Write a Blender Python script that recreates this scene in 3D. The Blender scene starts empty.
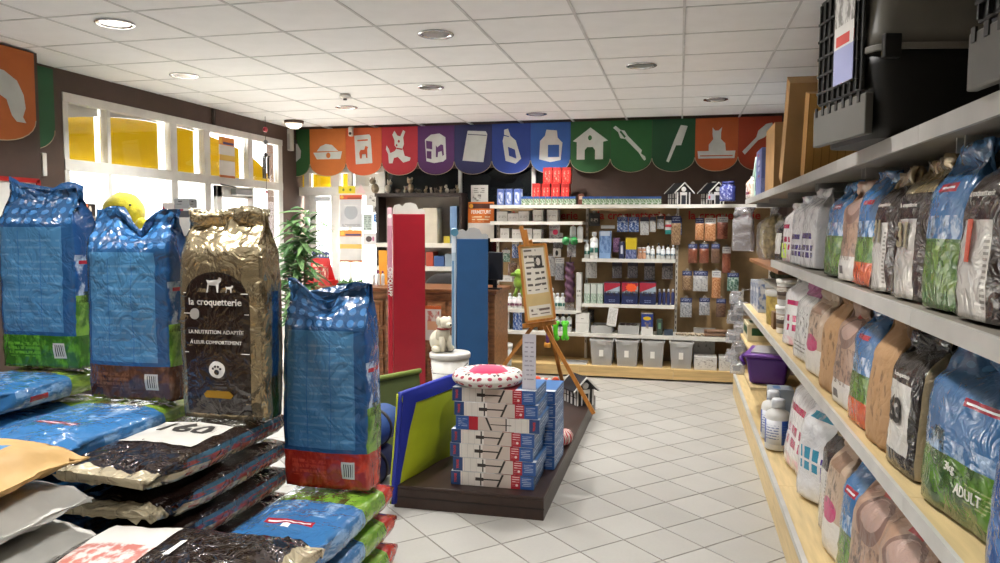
import bpy, bmesh, math, random
from mathutils import Vector, Matrix, noise
# ---------------------------------------------------------------- camera
SC = bpy.context.scene
COL = SC.collection
FPX, CU, CV, EYE = 760.0, 500.0, 281.5, 1.6
def _ray(u, v): return Vector(((u-CU)/FPX, -(v-CV)/FPX, -1.0))
_Y = _ray(680, 228).normalized()
_X = -_ray(-2709, 216); _X = (_X - _X.dot(_Y)*_Y).normalized()
_Z = _X.cross(_Y)
MROT = Matrix((_X, _Y, _Z))
cd = bpy.data.cameras.new('camera'); cam = bpy.data.objects.new('camera', cd); COL.objects.link(cam)
cd.sensor_width = 36; cd.lens = FPX*36/1000; cd.clip_start = .05; cd.clip_end = 200
cam.matrix_world = Matrix.Translation((0, 0, EYE)) @ MROT.to_4x4()
SC.camera = cam
# ---------------------------------------------------------------- world, daylight, exposure
W = bpy.data.worlds.new('daylight'); SC.world = W; W.use_nodes = True
_bg = W.node_tree.nodes['Background']
_bg.inputs[0].default_value = (0.95, 0.98, 1.0, 1); _bg.inputs[1].default_value = 3.6
SC.view_settings.view_transform = 'Standard'; SC.view_settings.look = 'None'
SC.view_settings.gamma = 1; SC.view_settings.use_curve_mapping = False
SC.view_settings.exposure = 0.27
sn = bpy.data.lights.new('sun', 'SUN'); sn.energy = 55; sn.angle = .01; sn.color = (1, .97, .92)
so = bpy.data.objects.new('sun', sn); COL.objects.link(so); so.rotation_euler = (math.radians(-18), math.radians(28), 0)   # high sun on the pavement outside
LAMP_W = 20.0            # watts of each recessed ceiling lamp
for nm, loc, rot, sx, sy in (('window_portal', (-4.9, 6.65, 1.3), (0, math.radians(-90), 0), 2.6, 3.3),
                             ('window_portal', (-3.85, 8.95, 1.3), (math.radians(-90), 0, 0), 1.5, 2.6)):
    ld = bpy.data.lights.new(nm, 'AREA'); ld.shape = 'RECTANGLE'; ld.size = sx; ld.size_y = sy
    ld.cycles.is_portal = True
    lo = bpy.data.objects.new(nm, ld); COL.objects.link(lo); lo.location = loc; lo.rotation_euler = rot
# ---------------------------------------------------------------- measuring helpers (photo direction -> metres at a known depth)
EO = Vector((0, 0, EYE))
def AY(u, v, Y): r = MROT @ _ray(u, v); return EO + r*(Y/r.y)
def AX(u, v, X): r = MROT @ _ray(u, v); return EO + r*(X/r.x)
def AZ(u, v, Z): r = MROT @ _ray(u, v); return EO + r*((Z-EYE)/r.z)
def ss(a, b, x):
    t = max(0., min(1., (x-a)/(b-a))); return t*t*(3-2*t)
RND = random.Random(7)
# ---------------------------------------------------------------- materials
def lin(c):
    if isinstance(c, str):
        c = tuple(int(c[i:i+2], 16)/255 for i in (0, 2, 4))
    return tuple((x/12.92 if x <= .04045 else ((x+.055)/1.055)**2.4) for x in c[:3]) + (1,)
MATS = {}
class NT:
    def __init__(s, name):
        s.m = bpy.data.materials.new(name); s.m.use_nodes = True; s.t = s.m.node_tree
        s.b = s.t.nodes['Principled BSDF']; s.out = s.t.nodes['Material Output']
    def n(s, typ, **kw):
        x = s.t.nodes.new(typ)
        for k, v in kw.items(): setattr(x, k, v)
        return x
    def lk(s, a, b): s.t.links.new(a, b)
    def ma(s, op, a, b=None, c=None):
        x = s.n('ShaderNodeMath', operation=op)
        for i, q in enumerate((a, b, c)):
            if q is None: continue
            if isinstance(q, (int, float)): x.inputs[i].default_value = q
            else: s.lk(q, x.inputs[i])
        return x.outputs[0]
    def mix(s, f, a, b):
        x = s.n('ShaderNodeMix', data_type='RGBA')
        for i, q in ((0, f), (6, a), (7, b)):
            if isinstance(q, (int, float)): x.inputs[i].default_value = q
            elif isinstance(q, tuple): x.inputs[i].default_value = q
            else: s.lk(q, x.inputs[i])
        return x.outputs[2]
def P(name, col, rough=.5, metal=0., var=.06, vs=6., bump=0., bs=40., coat=0., layers=(), spec=.5, emit=None, es=0., sheen=0., voro=False, stretch=None, var2=None, trans=0.):
    """procedural print / paint material; layers are flat print in UV space"""
    if name in MATS: return MATS[name]
    T = NT(name); b = T.b
    tc = T.n('ShaderNodeTexCoord')
    vec = tc.outputs['Object']
    if stretch:
        mp = T.n('ShaderNodeMapping'); T.lk(vec, mp.inputs[0]); mp.inputs[3].default_value = stretch; vec = mp.outputs[0]
    nz = T.n('ShaderNodeTexNoise'); nz.inputs['Scale'].default_value = vs; nz.inputs['Detail'].default_value = 4; T.lk(vec, nz.inputs[0])
    c = lin(col); c2 = lin(var2) if var2 else tuple(max(0, x*(1-var*2.2)) for x in c[:3])+(1,)
    c1 = c if var2 else tuple(min(1, x*(1+var)) for x in c[:3])+(1,)
    rmp = T.n('ShaderNodeMapRange'); T.lk(nz.outputs[0], rmp.inputs[0]); rmp.inputs[1].default_value = .3; rmp.inputs[2].default_value = .7
    cur = T.mix(rmp.outputs[0], c1, c2)
    if layers:
        sp = T.n('ShaderNodeSeparateXYZ'); T.lk(tc.outputs['UV'], sp.inputs[0]); U, V = sp.outputs[0], sp.outputs[1]
        def rect(u0, u1, v0, v1):
            return T.ma('MULTIPLY', T.ma('MULTIPLY', T.ma('GREATER_THAN', U, u0), T.ma('LESS_THAN', U, u1)),
                        T.ma('MULTIPLY', T.ma('GREATER_THAN', V, v0), T.ma('LESS_THAN', V, v1)))
        for L in layers:
            k, colr, a = L[0], lin(L[1]), L[2:]
            if k == 'r': m = rect(*a)
            elif k == 'e':
                du = T.ma('DIVIDE', T.ma('SUBTRACT', U, a[0]), a[2]); dv = T.ma('DIVIDE', T.ma('SUBTRACT', V, a[1]), a[3])
                m = T.ma('LESS_THAN', T.ma('ADD', T.ma('MULTIPLY', du, du), T.ma('MULTIPLY', dv, dv)), 1.)
            elif k == 'n':       # blobs
                q = T.n('ShaderNodeTexNoise'); q.inputs['Scale'].default_value = a[4]; q.inputs['Detail'].default_value = 3
                q.inputs['Detail'].default_value = 6; q.inputs['Roughness'].default_value = .62
                T.lk(tc.outputs['UV'], q.inputs[0]); mr = T.n('ShaderNodeMapRange', interpolation_type='SMOOTHSTEP'); T.lk(q.outputs[0], mr.inputs[0]); mr.inputs[1].default_value = a[5]-.07; mr.inputs[2].default_value = a[5]+.07
                m = T.ma('MULTIPLY', rect(*a[:4]), T.ma('MULTIPLY', mr.outputs[0], .85))
            elif k == 'l':       # lines of small print
                fr = T.ma('LESS_THAN', T.ma('FRACT', T.ma('MULTIPLY', V, a[4])), a[5])
                q = T.n('ShaderNodeTexNoise'); q.inputs['Scale'].default_value = a[6] if len(a) > 6 else 30; q.inputs['Detail'].default_value = 1
                T.lk(tc.outputs['UV'], q.inputs[0]); m = T.ma('MULTIPLY', T.ma('MULTIPLY', rect(*a[:4]), fr), T.ma('GREATER_THAN', q.outputs[0], .44))
            elif k == 'b':       # bars (vertical)
                m = T.ma('MULTIPLY', rect(*a[:4]), T.ma('LESS_THAN', T.ma('FRACT', T.ma('MULTIPLY', U, a[4])), a[5]))
            elif k == 'd':       # dots
                fu = T.ma('SUBTRACT', T.ma('FRACT', T.ma('MULTIPLY', U, a[4])), .5); fv = T.ma('SUBTRACT', T.ma('FRACT', T.ma('MULTIPLY', V, a[5])), .5)
                m = T.ma('MULTIPLY', rect(*a[:4]), T.ma('LESS_THAN', T.ma('ADD', T.ma('MULTIPLY', fu, fu), T.ma('MULTIPLY', fv, fv)), a[6]))
            elif k == 't':       # diagonal: v > v0 + k*u
                m = T.ma('GREATER_THAN', V, T.ma('ADD', a[0], T.ma('MULTIPLY', U, a[1])))
            cur = T.mix(m, cur, colr)
    T.lk(cur, b.inputs['Base Color'])
    b.inputs['Roughness'].default_value = rough; b.inputs['Metallic'].default_value = metal
    b.inputs['Specular IOR Level'].default_value = spec
    b.inputs['Coat Weight'].default_value = coat; b.inputs['Coat Roughness'].default_value = .07
    if sheen: b.inputs['Sheen Weight'].default_value = sheen
    if trans: b.inputs['Transmission Weight'].default_value = trans
    if emit: b.inputs['Emission Color'].default_value = lin(emit); b.inputs['Emission Strength'].default_value = es
    if bump:
        if voro:
            q = T.n('ShaderNodeTexVoronoi'); q.feature = 'F1'; q.inputs['Scale'].default_value = bs; ho = q.outputs[0]
            q2 = T.n('ShaderNodeTexNoise'); q2.inputs['Scale'].default_value = bs*.5; q2.inputs['Detail'].default_value = 3; T.lk(vec, q2.inputs[0])
            mv = T.n('ShaderNodeVectorMath', operation='ADD'); T.lk(vec, mv.inputs[0])
            sc_ = T.n('ShaderNodeVectorMath', operation='SCALE'); T.lk(q2.outputs[1], sc_.inputs[0]); sc_.inputs[3].default_value = .12
            T.lk(sc_.outputs[0], mv.inputs[1]); T.lk(mv.outputs[0], q.inputs[0])
            q3 = T.n('ShaderNodeTexNoise'); q3.inputs['Scale'].default_value = bs*.75; q3.inputs['Detail'].default_value = 3; q3.inputs['Distortion'].default_value = .8; T.lk(vec, q3.inputs[0])
            rid = T.ma('MINIMUM', T.ma('ABSOLUTE', T.ma('SUBTRACT', q3.outputs[0], .5)), .09)     # sharp crease lines
            ho = T.ma('ADD', T.ma('MULTIPLY', ho, .7), T.ma('MULTIPLY', rid, 5.))
        else:
            q = T.n('ShaderNodeTexNoise'); q.inputs['Scale'].default_value = bs; q.inputs['Detail'].default_value = 5; T.lk(vec, q.inputs[0]); ho = q.outputs[0]
        bp = T.n('ShaderNodeBump'); bp.inputs['Strength'].default_value = bump; bp.inputs['Distance'].default_value = .02
        T.lk(ho, bp.inputs['Height']); T.lk(bp.outputs[0], b.inputs['Normal'])
        if coat: T.lk(bp.outputs[0], b.inputs['Coat Normal'])
    MATS[name] = T.m
    return T.m
def GLASS(name, tint=(1, 1, 1), gloss=.08, rough=.03, milk=0., milkcol=(1, 1, 1)):
    if name in MATS: return MATS[name]
    T = NT(name)
    tr = T.n('ShaderNodeBsdfTransparent'); tr.inputs[0].default_value = tint + (1,)
    gl = T.n('ShaderNodeBsdfGlossy'); gl.inputs[1].default_value = rough
    nz = T.n('ShaderNodeTexNoise'); nz.inputs['Scale'].default_value = 3
    mr = T.n('ShaderNodeMapRange'); T.lk(nz.outputs[0], mr.inputs[0]); mr.inputs[3].default_value = gloss*.8; mr.inputs[4].default_value = gloss*1.2
    mx = T.n('ShaderNodeMixShader'); T.lk(mr.outputs[0], mx.inputs[0]); T.lk(tr.outputs[0], mx.inputs[1]); T.lk(gl.outputs[0], mx.inputs[2])
    o = mx.outputs[0]
    if milk:
        df = T.n('ShaderNodeBsdfDiffuse'); df.inputs[0].default_value = milkcol + (1,)
        m2 = T.n('ShaderNodeMixShader'); m2.inputs[0].default_value = milk; T.lk(o, m2.inputs[1]); T.lk(df.outputs[0], m2.inputs[2]); o = m2.outputs[0]
    T.lk(o, T.out.inputs[0]); MATS[name] = T.m
    return T.m
# ---------------------------------------------------------------- mesh builder
class MB:
    def __init__(s): s.v = []; s.f = []; s.uv = []; s.mi = []; s.sm = []
    def face(s, idx, uv=None, m=0, sm=False):
        s.f.append(tuple(idx)); s.uv.append(uv or [(0, 0)]*len(idx)); s.mi.append(m); s.sm.append(sm)
    def add(s, pts):
        o = len(s.v); s.v.extend(Vector(p) for p in pts); return o
    def box(s, x0, x1, y0, y1, z0, z1, m=0, taper=0.):
        tx = (x1-x0)*taper/2; ty = (y1-y0)*taper/2
        o = s.add([(x0+tx, y0+ty, z0), (x1-tx, y0+ty, z0), (x1-tx, y1-ty, z0), (x0+tx, y1-ty, z0), (x0, y0, z1), (x1, y0, z1), (x1, y1, z1), (x0, y1, z1)])
        q = [(0, 0), (1, 0), (1, 1), (0, 1)]
        ms = m if isinstance(m, (list, tuple)) else (m,)*6
        for k, i in enumerate(((0, 1, 5, 4), (1, 2, 6, 5), (2, 3, 7, 6), (3, 0, 4, 7), (4, 5, 6, 7), (3, 2, 1, 0))):
            s.face([o+j for j in i], q, ms[k])
        return s
    def grid(s, fn, nu, nv, m=0, sm=True, cu=False, uvf=None, cap0=False, cap1=False):
        o = len(s.v); w = nu if cu else nu+1
        for j in range(nv+1):
            for i in range(w): s.v.append(Vector(fn(i/nu, j/nv)))
        for j in range(nv):
            for i in range(nu):
                a = o+j*w+i; b_ = o+j*w+(i+1) % w if cu else a+1
                c_ = b_+w; d = a+w
                u0, u1, v0, v1 = i/nu, (i+1)/nu, j/nv, (j+1)/nv
                uv = [(u0, v0), (u1, v0), (u1, v1), (u0, v1)]
                if uvf: uv = [uvf(*q) for q in uv]
                s.face((a, b_, c_, d), uv, m, sm)
        if cap0: s.face([o+i for i in range(w)][::-1], None, m)
        if cap1: s.face([o+nv*w+i for i in range(w)], [(.5, 1)]*w, m)
        return s
    def lathe(s, prof, n=16, c=(0, 0, 0), m=0, sm=True, sx=1., sy=1.):
        o = len(s.v); k = len(prof)
        for (r, z) in prof:
            for i in range(n):
                a = 2*math.pi*i/n; s.v.append(Vector((c[0]+r*sx*math.cos(a), c[1]+r*sy*math.sin(a), c[2]+z)))
        z0, z1 = prof[0][1], prof[-1][1]; dz = (z1-z0) or 1
        for j in range(k-1):
            for i in range(n):
                a, b_ = o+j*n+i, o+j*n+(i+1) % n
                u0 = (i/n+.25) % 1; u1 = u0+1/n; va, vb = (prof[j][1]-z0)/dz, (prof[j+1][1]-z0)/dz
                s.face((a, b_, b_+n, a+n), [(u0, va), (u1, va), (u1, vb), (u0, vb)], m, sm)
        if prof[0][0] > 1e-5: s.face([o+i for i in range(n)][::-1], None, m)
        if prof[-1][0] > 1e-5: s.face([o+(k-1)*n+i for i in range(n)], None, m)
        return s
    def tube(s, pts, r, n=8, m=0, sm=True):
        pts = [Vector(p) for p in pts]; o = len(s.v); K = len(pts)
        for k, p in enumerate(pts):
            t = (pts[min(k+1, K-1)]-pts[max(k-1, 0)]).normalized()
            a = t.cross(Vector((0, 0, 1)));  a = a.normalized() if a.length > 1e-3 else Vector((1, 0, 0))
            b_ = a.cross(t); rr = r[k] if isinstance(r, (list, tuple)) else r
            for i in range(n):
                g = 2*math.pi*i/n; s.v.append(p+a*(rr*math.cos(g))+b_*(rr*math.sin(g)))
        for k in range(K-1):
            for i in range(n):
                a, b_ = o+k*n+i, o+k*n+(i+1) % n
                s.face((a, b_, b_+n, a+n), [(i/n, k/(K-1)), ((i+1)/n, k/(K-1)), ((i+1)/n, (k+1)/(K-1)), (i/n, (k+1)/(K-1))], m, sm)
        s.face([o+i for i in range(n)][::-1], None, m); s.face([o+(K-1)*n+i for i in range(n)], None, m)
        return s
    def bar(s, p0, p1, w, d, up=(0, 0, 1), m=0):
        p0, p1 = Vector(p0), Vector(p1); t = (p1-p0).normalized(); a = t.cross(Vector(up)); a = a.normalized() if a.length > 1e-4 else Vector((1, 0, 0))
        b_ = a.cross(t); o = len(s.v)
        for p in (p0, p1):
            for i, j in ((-1, -1), (1, -1), (1, 1), (-1, 1)): s.v.append(p+a*(i*w/2)+b_*(j*d/2))
        for q in ((0, 1, 5, 4), (1, 2, 6, 5), (2, 3, 7, 6), (3, 0, 4, 7), (4, 5, 6, 7), (3, 2, 1, 0)):
            s.face([o+j for j in q], [(0, 0), (1, 0), (1, 1), (0, 1)], m)
        return s
    def sph(s, c, rx, ry=None, rz=None, n=12, k=8, m=0, amp=0., fs=3., seed=0):
        ry = ry or rx; rz = rz or rx; c = Vector(c)
        def fn(u, v):
            a = 2*math.pi*u; b_ = math.pi*(v-.5)*.999
            d = Vector((math.cos(a)*math.cos(b_), math.sin(a)*math.cos(b_), math.sin(b_)))
            q = 1+(amp*noise.noise(d*fs+Vector((seed, 0, 0))) if amp else 0)
            return c+Vector((d.x*rx, d.y*ry, d.z*rz))*q
        return s.grid(fn, n, k, m, True, True)
    def prism(s, poly, mp, t, m=0):
        """poly: 2-D outline, counter-clockwise; mp(x, y, depth) -> 3-D; t = thickness"""
        n = len(poly)
        xs = [p[0] for p in poly]; ys = [p[1] for p in poly]; x0, y0 = min(xs), min(ys); dx = (max(xs)-x0) or 1; dy = (max(ys)-y0) or 1
        uv = [((p[0]-x0)/dx, (p[1]-y0)/dy) for p in poly]
        o = s.add([mp(p[0], p[1], 0) for p in poly]+[mp(p[0], p[1], t) for p in poly])
        s.face([o+n+i for i in range(n)], uv, m); s.face([o+i for i in range(n)][::-1], uv[::-1], m)
        for i in range(n):
            j = (i+1) % n; s.face((o+i, o+j, o+n+j, o+n+i), [uv[i], uv[j], uv[j], uv[i]], m)
        return s
    def xf(s, M): s.v = [M @ p for p in s.v]; return s
    def mesh(s, name, mats):
        me = bpy.data.meshes.new(name); me.from_pydata([tuple(p) for p in s.v], [], s.f)
        ul = me.uv_layers.new(name='UVMap'); flat = []
        for u in s.uv:
            for q in u: flat += [q[0], q[1]]
        ul.data.foreach_set('uv', flat)
        me.polygons.foreach_set('material_index', s.mi); me.polygons.foreach_set('use_smooth', s.sm)
        for x in (mats if isinstance(mats, (list, tuple)) else [mats]): me.materials.append(x)
        me.update(); return me
    def build(s, name, mats, parent=None, loc=None, bev=0.):
        o = link(name, s.mesh(name, mats), parent)
        if loc is not None: o.location = loc
        if bev:
            q = o.modifiers.new('bevel', 'BEVEL'); q.width = bev; q.segments = 2; q.limit_method = 'ANGLE'
        return o
def link(name, me, parent=None):
    o = bpy.data.objects.new(name, me); COL.objects.link(o)
    if parent is not None: o.parent = parent
    return o
def tag(o, label, cat, group=None):
    o['label'] = label; o['category'] = cat
    if group: o['group'] = group
    return o
def thing(name, label, cat, loc=(0, 0, 0), rz=0., group=None):
    o = bpy.data.objects.new(name, None); COL.objects.link(o); o.empty_display_size = .05
    o.location = loc; o.rotation_euler = (0, 0, rz)
    return tag(o, label, cat, group)
def struct(o): o['kind'] = 'structure'; return o
def dup(src, loc=None, rot=None, scale=None, label=None):
    r = src.copy(); COL.objects.link(r)
    if loc is not None: r.location = loc
    if rot is not None: r.rotation_euler = rot
    if scale is not None: r.scale = (scale,)*3 if isinstance(scale, (int, float)) else scale
    if label: r['label'] = label
    for ch in src.children:
        c = ch.copy(); COL.objects.link(c); c.parent = r
        for g in ch.children:
            d = g.copy(); COL.objects.link(d); d.parent = c
    return r
def text(s, size, ext=.0006, align='CENTER', bold=0., sx=1.):
    """lettering as mesh verts/faces in the XY plane"""
    cu = bpy.data.curves.new('lettering', 'FONT'); cu.body = s; cu.size = size; cu.align_x = align; cu.align_y = 'CENTER'
    cu.extrude = ext; cu.offset = bold*size; cu.resolution_u = 2
    ob = bpy.data.objects.new('lettering', cu); COL.objects.link(ob)
    dg = bpy.context.evaluated_depsgraph_get(); me = bpy.data.meshes.new_from_object(ob.evaluated_get(dg))
    vs = [Vector((v.co.x*sx, v.co.y, v.co.z)) for v in me.vertices]; fs = [tuple(p.vertices) for p in me.polygons]
    bpy.data.objects.remove(ob); bpy.data.curves.remove(cu); bpy.data.meshes.remove(me)
    return vs, fs
def letter(s, size, mat, parent, fn, name='lettering', bold=0., sx=1., align='CENTER'):
    """fn(x, y, z) places the flat lettering"""
    vs, fs = text(s, size, .0008, align, bold, sx)
    me = bpy.data.meshes.new(name); me.from_pydata([tuple(fn(v.x, v.y, v.z)) for v in vs], [], fs); me.materials.append(mat); me.update()
    return link(name, me, parent)
def arc(cx, cy, rx, ry, a0, a1, n):
    return [(cx+rx*math.cos(math.radians(a0+(a1-a0)*i/n)), cy+ry*math.sin(math.radians(a0+(a1-a0)*i/n))) for i in range(n+1)]
# ---------------------------------------------------------------- common materials
WHITE = P('white_paint', 'e6e4de', .5); CREAM = P('cream_shelf_metal', 'd8d4c8', .42)
GREYM = P('grey_shelf_metal', 'a9a9a6', .38, .25); RAIL = P('pale_price_rail', 'c2c0bb', .35)
BROWNW = P('dark_brown_wall_paint', '503e35', .75, bump=.05, bs=60)
BLACK = P('black_plastic', '17171a', .42); DGREY = P('dark_grey_plastic', '3b3c3e', .45)
CHROME = P('chrome', 'd9dadd', .12, 1.); CLEARP = GLASS('clear_plastic', (.94, .94, .95), .14, .12, .10)
MILKY = GLASS('milky_clear_plastic', (.9, .9, .9), .12, .2, .42, (.75, .75, .73))
BEECH = P('light_beech_board', 'd6bd8a', .5, vs=3, var=.08, stretch=(14, 1.2, 14), bump=.03, bs=25)
PINE = P('yellow_pine_board', 'd0b078', .5, vs=3, var=.1, stretch=(1.2, 14, 14), bump=.03, bs=25)
EASELW = P('honey_wood', 'b97a35', .45, vs=4, var=.15, stretch=(12, 12, 1.2))
OAK = P('medium_oak', '986842', .42, vs=4, var=.25, stretch=(2, 8, 8), bump=.05, bs=30)
KRAFT = P('kraft_cardboard', 'b08a5a', .75, vs=5, var=.08)
RED = P('red_card', '9e1220', .42, var=.05); BLUE = P('blue_card', '2a5688', .42, var=.05)
INK = P('dark_ink', '26221f', .6); WINK = P('white_ink', 'e9e6e0', .55); REDINK = P('red_ink', 'b32018', .55)
# ================================================================ ROOM
XL, XR, YB, YF, ZC = -4.65, 1.12, 8.75, -2.6, 2.8
# ---- floor with diagonal tiles
def tile_mat():
    T = NT('pale_floor_tile'); oi = T.n('ShaderNodeObjectInfo'); g = T.n('ShaderNodeNewGeometry')
    nz = T.n('ShaderNodeTexNoise'); nz.inputs['Scale'].default_value = 2.2; nz.inputs['Detail'].default_value = 6; T.lk(g.outputs['Position'], nz.inputs[0])
    n2 = T.n('ShaderNodeTexNoise'); n2.inputs['Scale'].default_value = 70; T.lk(g.outputs['Position'], n2.inputs[0])
    f = T.ma('ADD', T.ma('MULTIPLY', oi.outputs['Random'], .35), T.ma('MULTIPLY', nz.outputs[0], .45))
    f = T.ma('ADD', f, T.ma('MULTIPLY', n2.outputs[0], .25))
    c = T.mix(f, lin('b6b4ae'), lin('97948e')); T.lk(c, T.b.inputs['Base Color'])
    T.lk(T.ma('ADD', T.ma('MULTIPLY', nz.outputs[0], .2), .25), T.b.inputs['Roughness'])
    bp = T.n('ShaderNodeBump'); bp.inputs['Strength'].default_value = .04; T.lk(n2.outputs[0], bp.inputs['Height']); T.lk(bp.outputs[0], T.b.inputs['Normal'])
    return T.m
TILE = tile_mat()
floor = struct(MB().box(XL-.1, XR+.1, YF-.1, YB+.1, -.12, -.004).build('floor', P('dark_grout', '6e675d', .85)))
hs = .4/2-.0035
def tilemesh(z1=0.):
    b = MB(); p = [(hs, 0), (0, hs), (-hs, 0), (0, -hs)]
    o = b.add([(x, y, -.006) for x, y in p]+[(x*.985, y*.985, z1) for x, y in p])
    b.face((o+4, o+5, o+6, o+7), [(0, 0), (1, 0), (1, 1), (0, 1)])
    for i in range(4): j = (i+1) % 4; b.face((o+i, o+j, o+4+j, o+4+i))
    return b
tm = tilemesh().mesh('tile', TILE); cells = []
for i in range(-24, 30):
    for j in range(-24, 30):
        s_, t_ = 3.6+.4*i+.2, 4.1+.4*j+.2; x, y = (s_-t_)/2, (s_+t_)/2
        if XL-.05 < x < 1.1 and .4 < y < YB+.05:
            sc = 0 if y < 3 else (2 if x > -2.2 else 1)
            cells.append((-sc, y+abs(x)*.1, x, y))
cells.sort(); rest = MB()
for k, (_, _, x, y) in enumerate(cells):
    if k < 298: link('tile', tm, floor).location = (x, y, 0)
    else:
        b = tilemesh(); b.xf(Matrix.Translation((x, y, 0))); o = len(rest.v); rest.v += b.v
        for q, f in enumerate(b.f): rest.face([o+a for a in f], b.uv[q])
ro = rest.build('tile_field', TILE, floor); ro['kind'] = 'stuff'
# ---- ceiling: suspended panels in a tee grid
CP = P('ceiling_panel', 'f1f2f3', .85, var=.015, bump=.06, bs=220); TEE = P('ceiling_tee', 'd2d3d4', .6)
ceil = struct(MB().box(XL-.1, XR+.1, YF-.1, YB+.1, ZC+.08, ZC+.16).build('ceiling', P('ceiling_slab', 'bdbdbb', .9)))
DY, Y0 = .588, 4.35
LIGHTS = [(-3.28, 3.95), (-3.86, 5.42), (-1.5, 4.6), (-2.1, 6.3), (-.3, 5.8), (.3, 7.45), (-3.28, 7.2), (-1.5, 7.98),
          (-.3, 2.6), (-2.1, 2.3), (-.3, .5), (-2.1, .5), (-3.9, 1.8), (-2.1, -1.3), (-.3, -1.3), (-3.9, -.6)]
pm_ = MB().box(-.295, .295, -.289, .289, 0, .015).mesh('ceiling_panel', CP)
def holed(cx, cy, r=.088, n=28):
    b = MB(); o = b.add([(cx+r*math.cos(2*math.pi*i/n), cy+r*math.sin(2*math.pi*i/n), 0) for i in range(n)])
    def edge(a):
        c, s = math.cos(a), math.sin(a); k = 1/max(abs(c)/.295, abs(s)/.289); return (c*k, s*k, 0)
    e = b.add([edge(2*math.pi*i/n) for i in range(n)])
    for i in range(n):
        j = (i+1) % n; b.face((o+i, o+j, e+j, e+i))
    q = b.add([(x, y, 0) for x in (-.295, .295) for y in (-.289, .289)])
    for i, (sx, sy) in enumerate(((-1, -1), (-1, 1), (1, -1), (1, 1))):     # fill corners
        c = [k for k in range(n) if math.cos(2*math.pi*k/n)*sx >= -1e-6 and math.sin(2*math.pi*k/n)*sy >= -1e-6]
        a0 = math.atan2(sy*.289, sx*.295) % (2*math.pi); k0 = int(a0/(2*math.pi)*n) % n
        b.face((e+k0, e+(k0+1) % n, q+i))
    return b.mesh('ceiling_panel', CP)
for i in range(-8, 2):
    for j in range(-12, 8):
        x, y = .6*i+.3, Y0+DY*j+DY/2
        if y > YB: continue
        hit = [l for l in LIGHTS if abs(l[0]-x) < .3 and abs(l[1]-y) < DY/2]
        me = holed(max(-.18, min(.18, hit[0][0]-x)), max(-.17, min(.17, hit[0][1]-y))) if hit else pm_
        link('ceiling_panel', me, ceil).location = (x, y, ZC)
for i in range(-8, 3): MB().box(.6*i-.008, .6*i+.008, YF, YB, ZC-.004, ZC+.012).build('ceiling_tee', TEE, ceil)
for j in range(-12, 8): MB().box(XL-.05, XR, Y0+DY*j-.008, Y0+DY*j+.008, ZC-.003, ZC+.011).build('ceiling_tee', TEE, ceil)
# ---- recessed lamps
REFL = P('lamp_reflector', 'c8c8ca', .3, 1.); BULB = P('lamp_tube', 'fff6e4', .4, emit='fff2dc', es=6.)
lname = ['recessed ceiling lamp nearest the camera at the upper left', 'recessed ceiling lamp just above the brown window lintel', 'recessed ceiling lamp at the top middle, second largest in view',
         'recessed ceiling lamp directly behind the top middle one', 'recessed ceiling lamp above the end of the tiled aisle', 'recessed ceiling lamp above the right wall shelves near the orange cat banner',
         'recessed ceiling lamp beside the small smoke detector', 'recessed ceiling lamp close to the blue jar banner']
proto = None
for k, (x, y) in enumerate(LIGHTS):
    cx = (math.floor(x/.6)+.5)*.6; cy = Y0+(math.floor((y-Y0)/DY)+.5)*DY
    x = cx+max(-.18, min(.18, x-cx)); y = cy+max(-.17, min(.17, y-cy))
    lb = lname[k] if k < 8 else 'recessed ceiling lamp behind the camera'
    if proto is None:
        proto = thing('recessed_lamp', lb, 'ceiling lamp', (x, y, ZC), 0, 'recessed ceiling lamps')
        MB().lathe([(.088, 0), (.112, -.002), (.112, -.009), (.1, -.012), (.086, -.006), (.086, .0)], 32).build('trim_ring', CHROME, proto)
        MB().lathe([(.087, -.004), (.082, .02), (.07, .045), (.05, .062), (.02, .068), (.0, .068)], 28).build('reflector', REFL, proto)
        for dx in (-.045, -.015, .015, .045): MB().tube([(dx, -.05, .012), (dx, .05, .012)], .0095, 8).build('lamp_tube', BULB, proto)
    else:
        dup(proto, (x, y, ZC), label=lb)
    ld = bpy.data.lights.new('lamp_light', 'AREA'); ld.shape = 'DISK'; ld.size = .16; ld.energy = LAMP_W; ld.color = (1, .975, .94); ld.spread = math.radians(125)
    lo = bpy.data.objects.new('lamp_light', ld); COL.objects.link(lo); lo.location = (x, y, ZC-.014)
# ---- walls
wr = struct(MB().box(XR, XR+.12, YF-.1, YB+.1, -.1, ZC+.1).build('wall_right', BROWNW))
wf = struct(MB().box(XL-.1, XR+.1, YF-.12, YF, -.1, ZC+.1).build('wall_front', P('front_wall_paint', 'b9b2a6', .8)))
b = MB()
b.box(XL-.2, XL, YF-.1, 5.0, -.1, ZC+.1); b.box(XL-.2, XL, 8.32, YB+.12, -.1, ZC+.1); b.box(XL-.2, XL, 5.0, 8.32, 2.63, ZC+.1)
wl = struct(b.build('wall_left', BROWNW))
b = MB().box(-1.32, XR, YB, YB+.12, -.1, ZC+.1); b.box(XL, -1.32, YB, YB+.12, 2.3, ZC+.1)
wb = struct(b.build('wall_back', BROWNW))
pil = struct(MB().box(XL, -4.36, YF, 4.48, 0, ZC-.01).build('wall_left_pier', BROWNW))
MB().box(XL, XL+.035, 6.93, 6.95, 2.63, ZC-.01).build('trim_joint', P('joint_shadow_gap', '2c221d', .8), wl)
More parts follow.
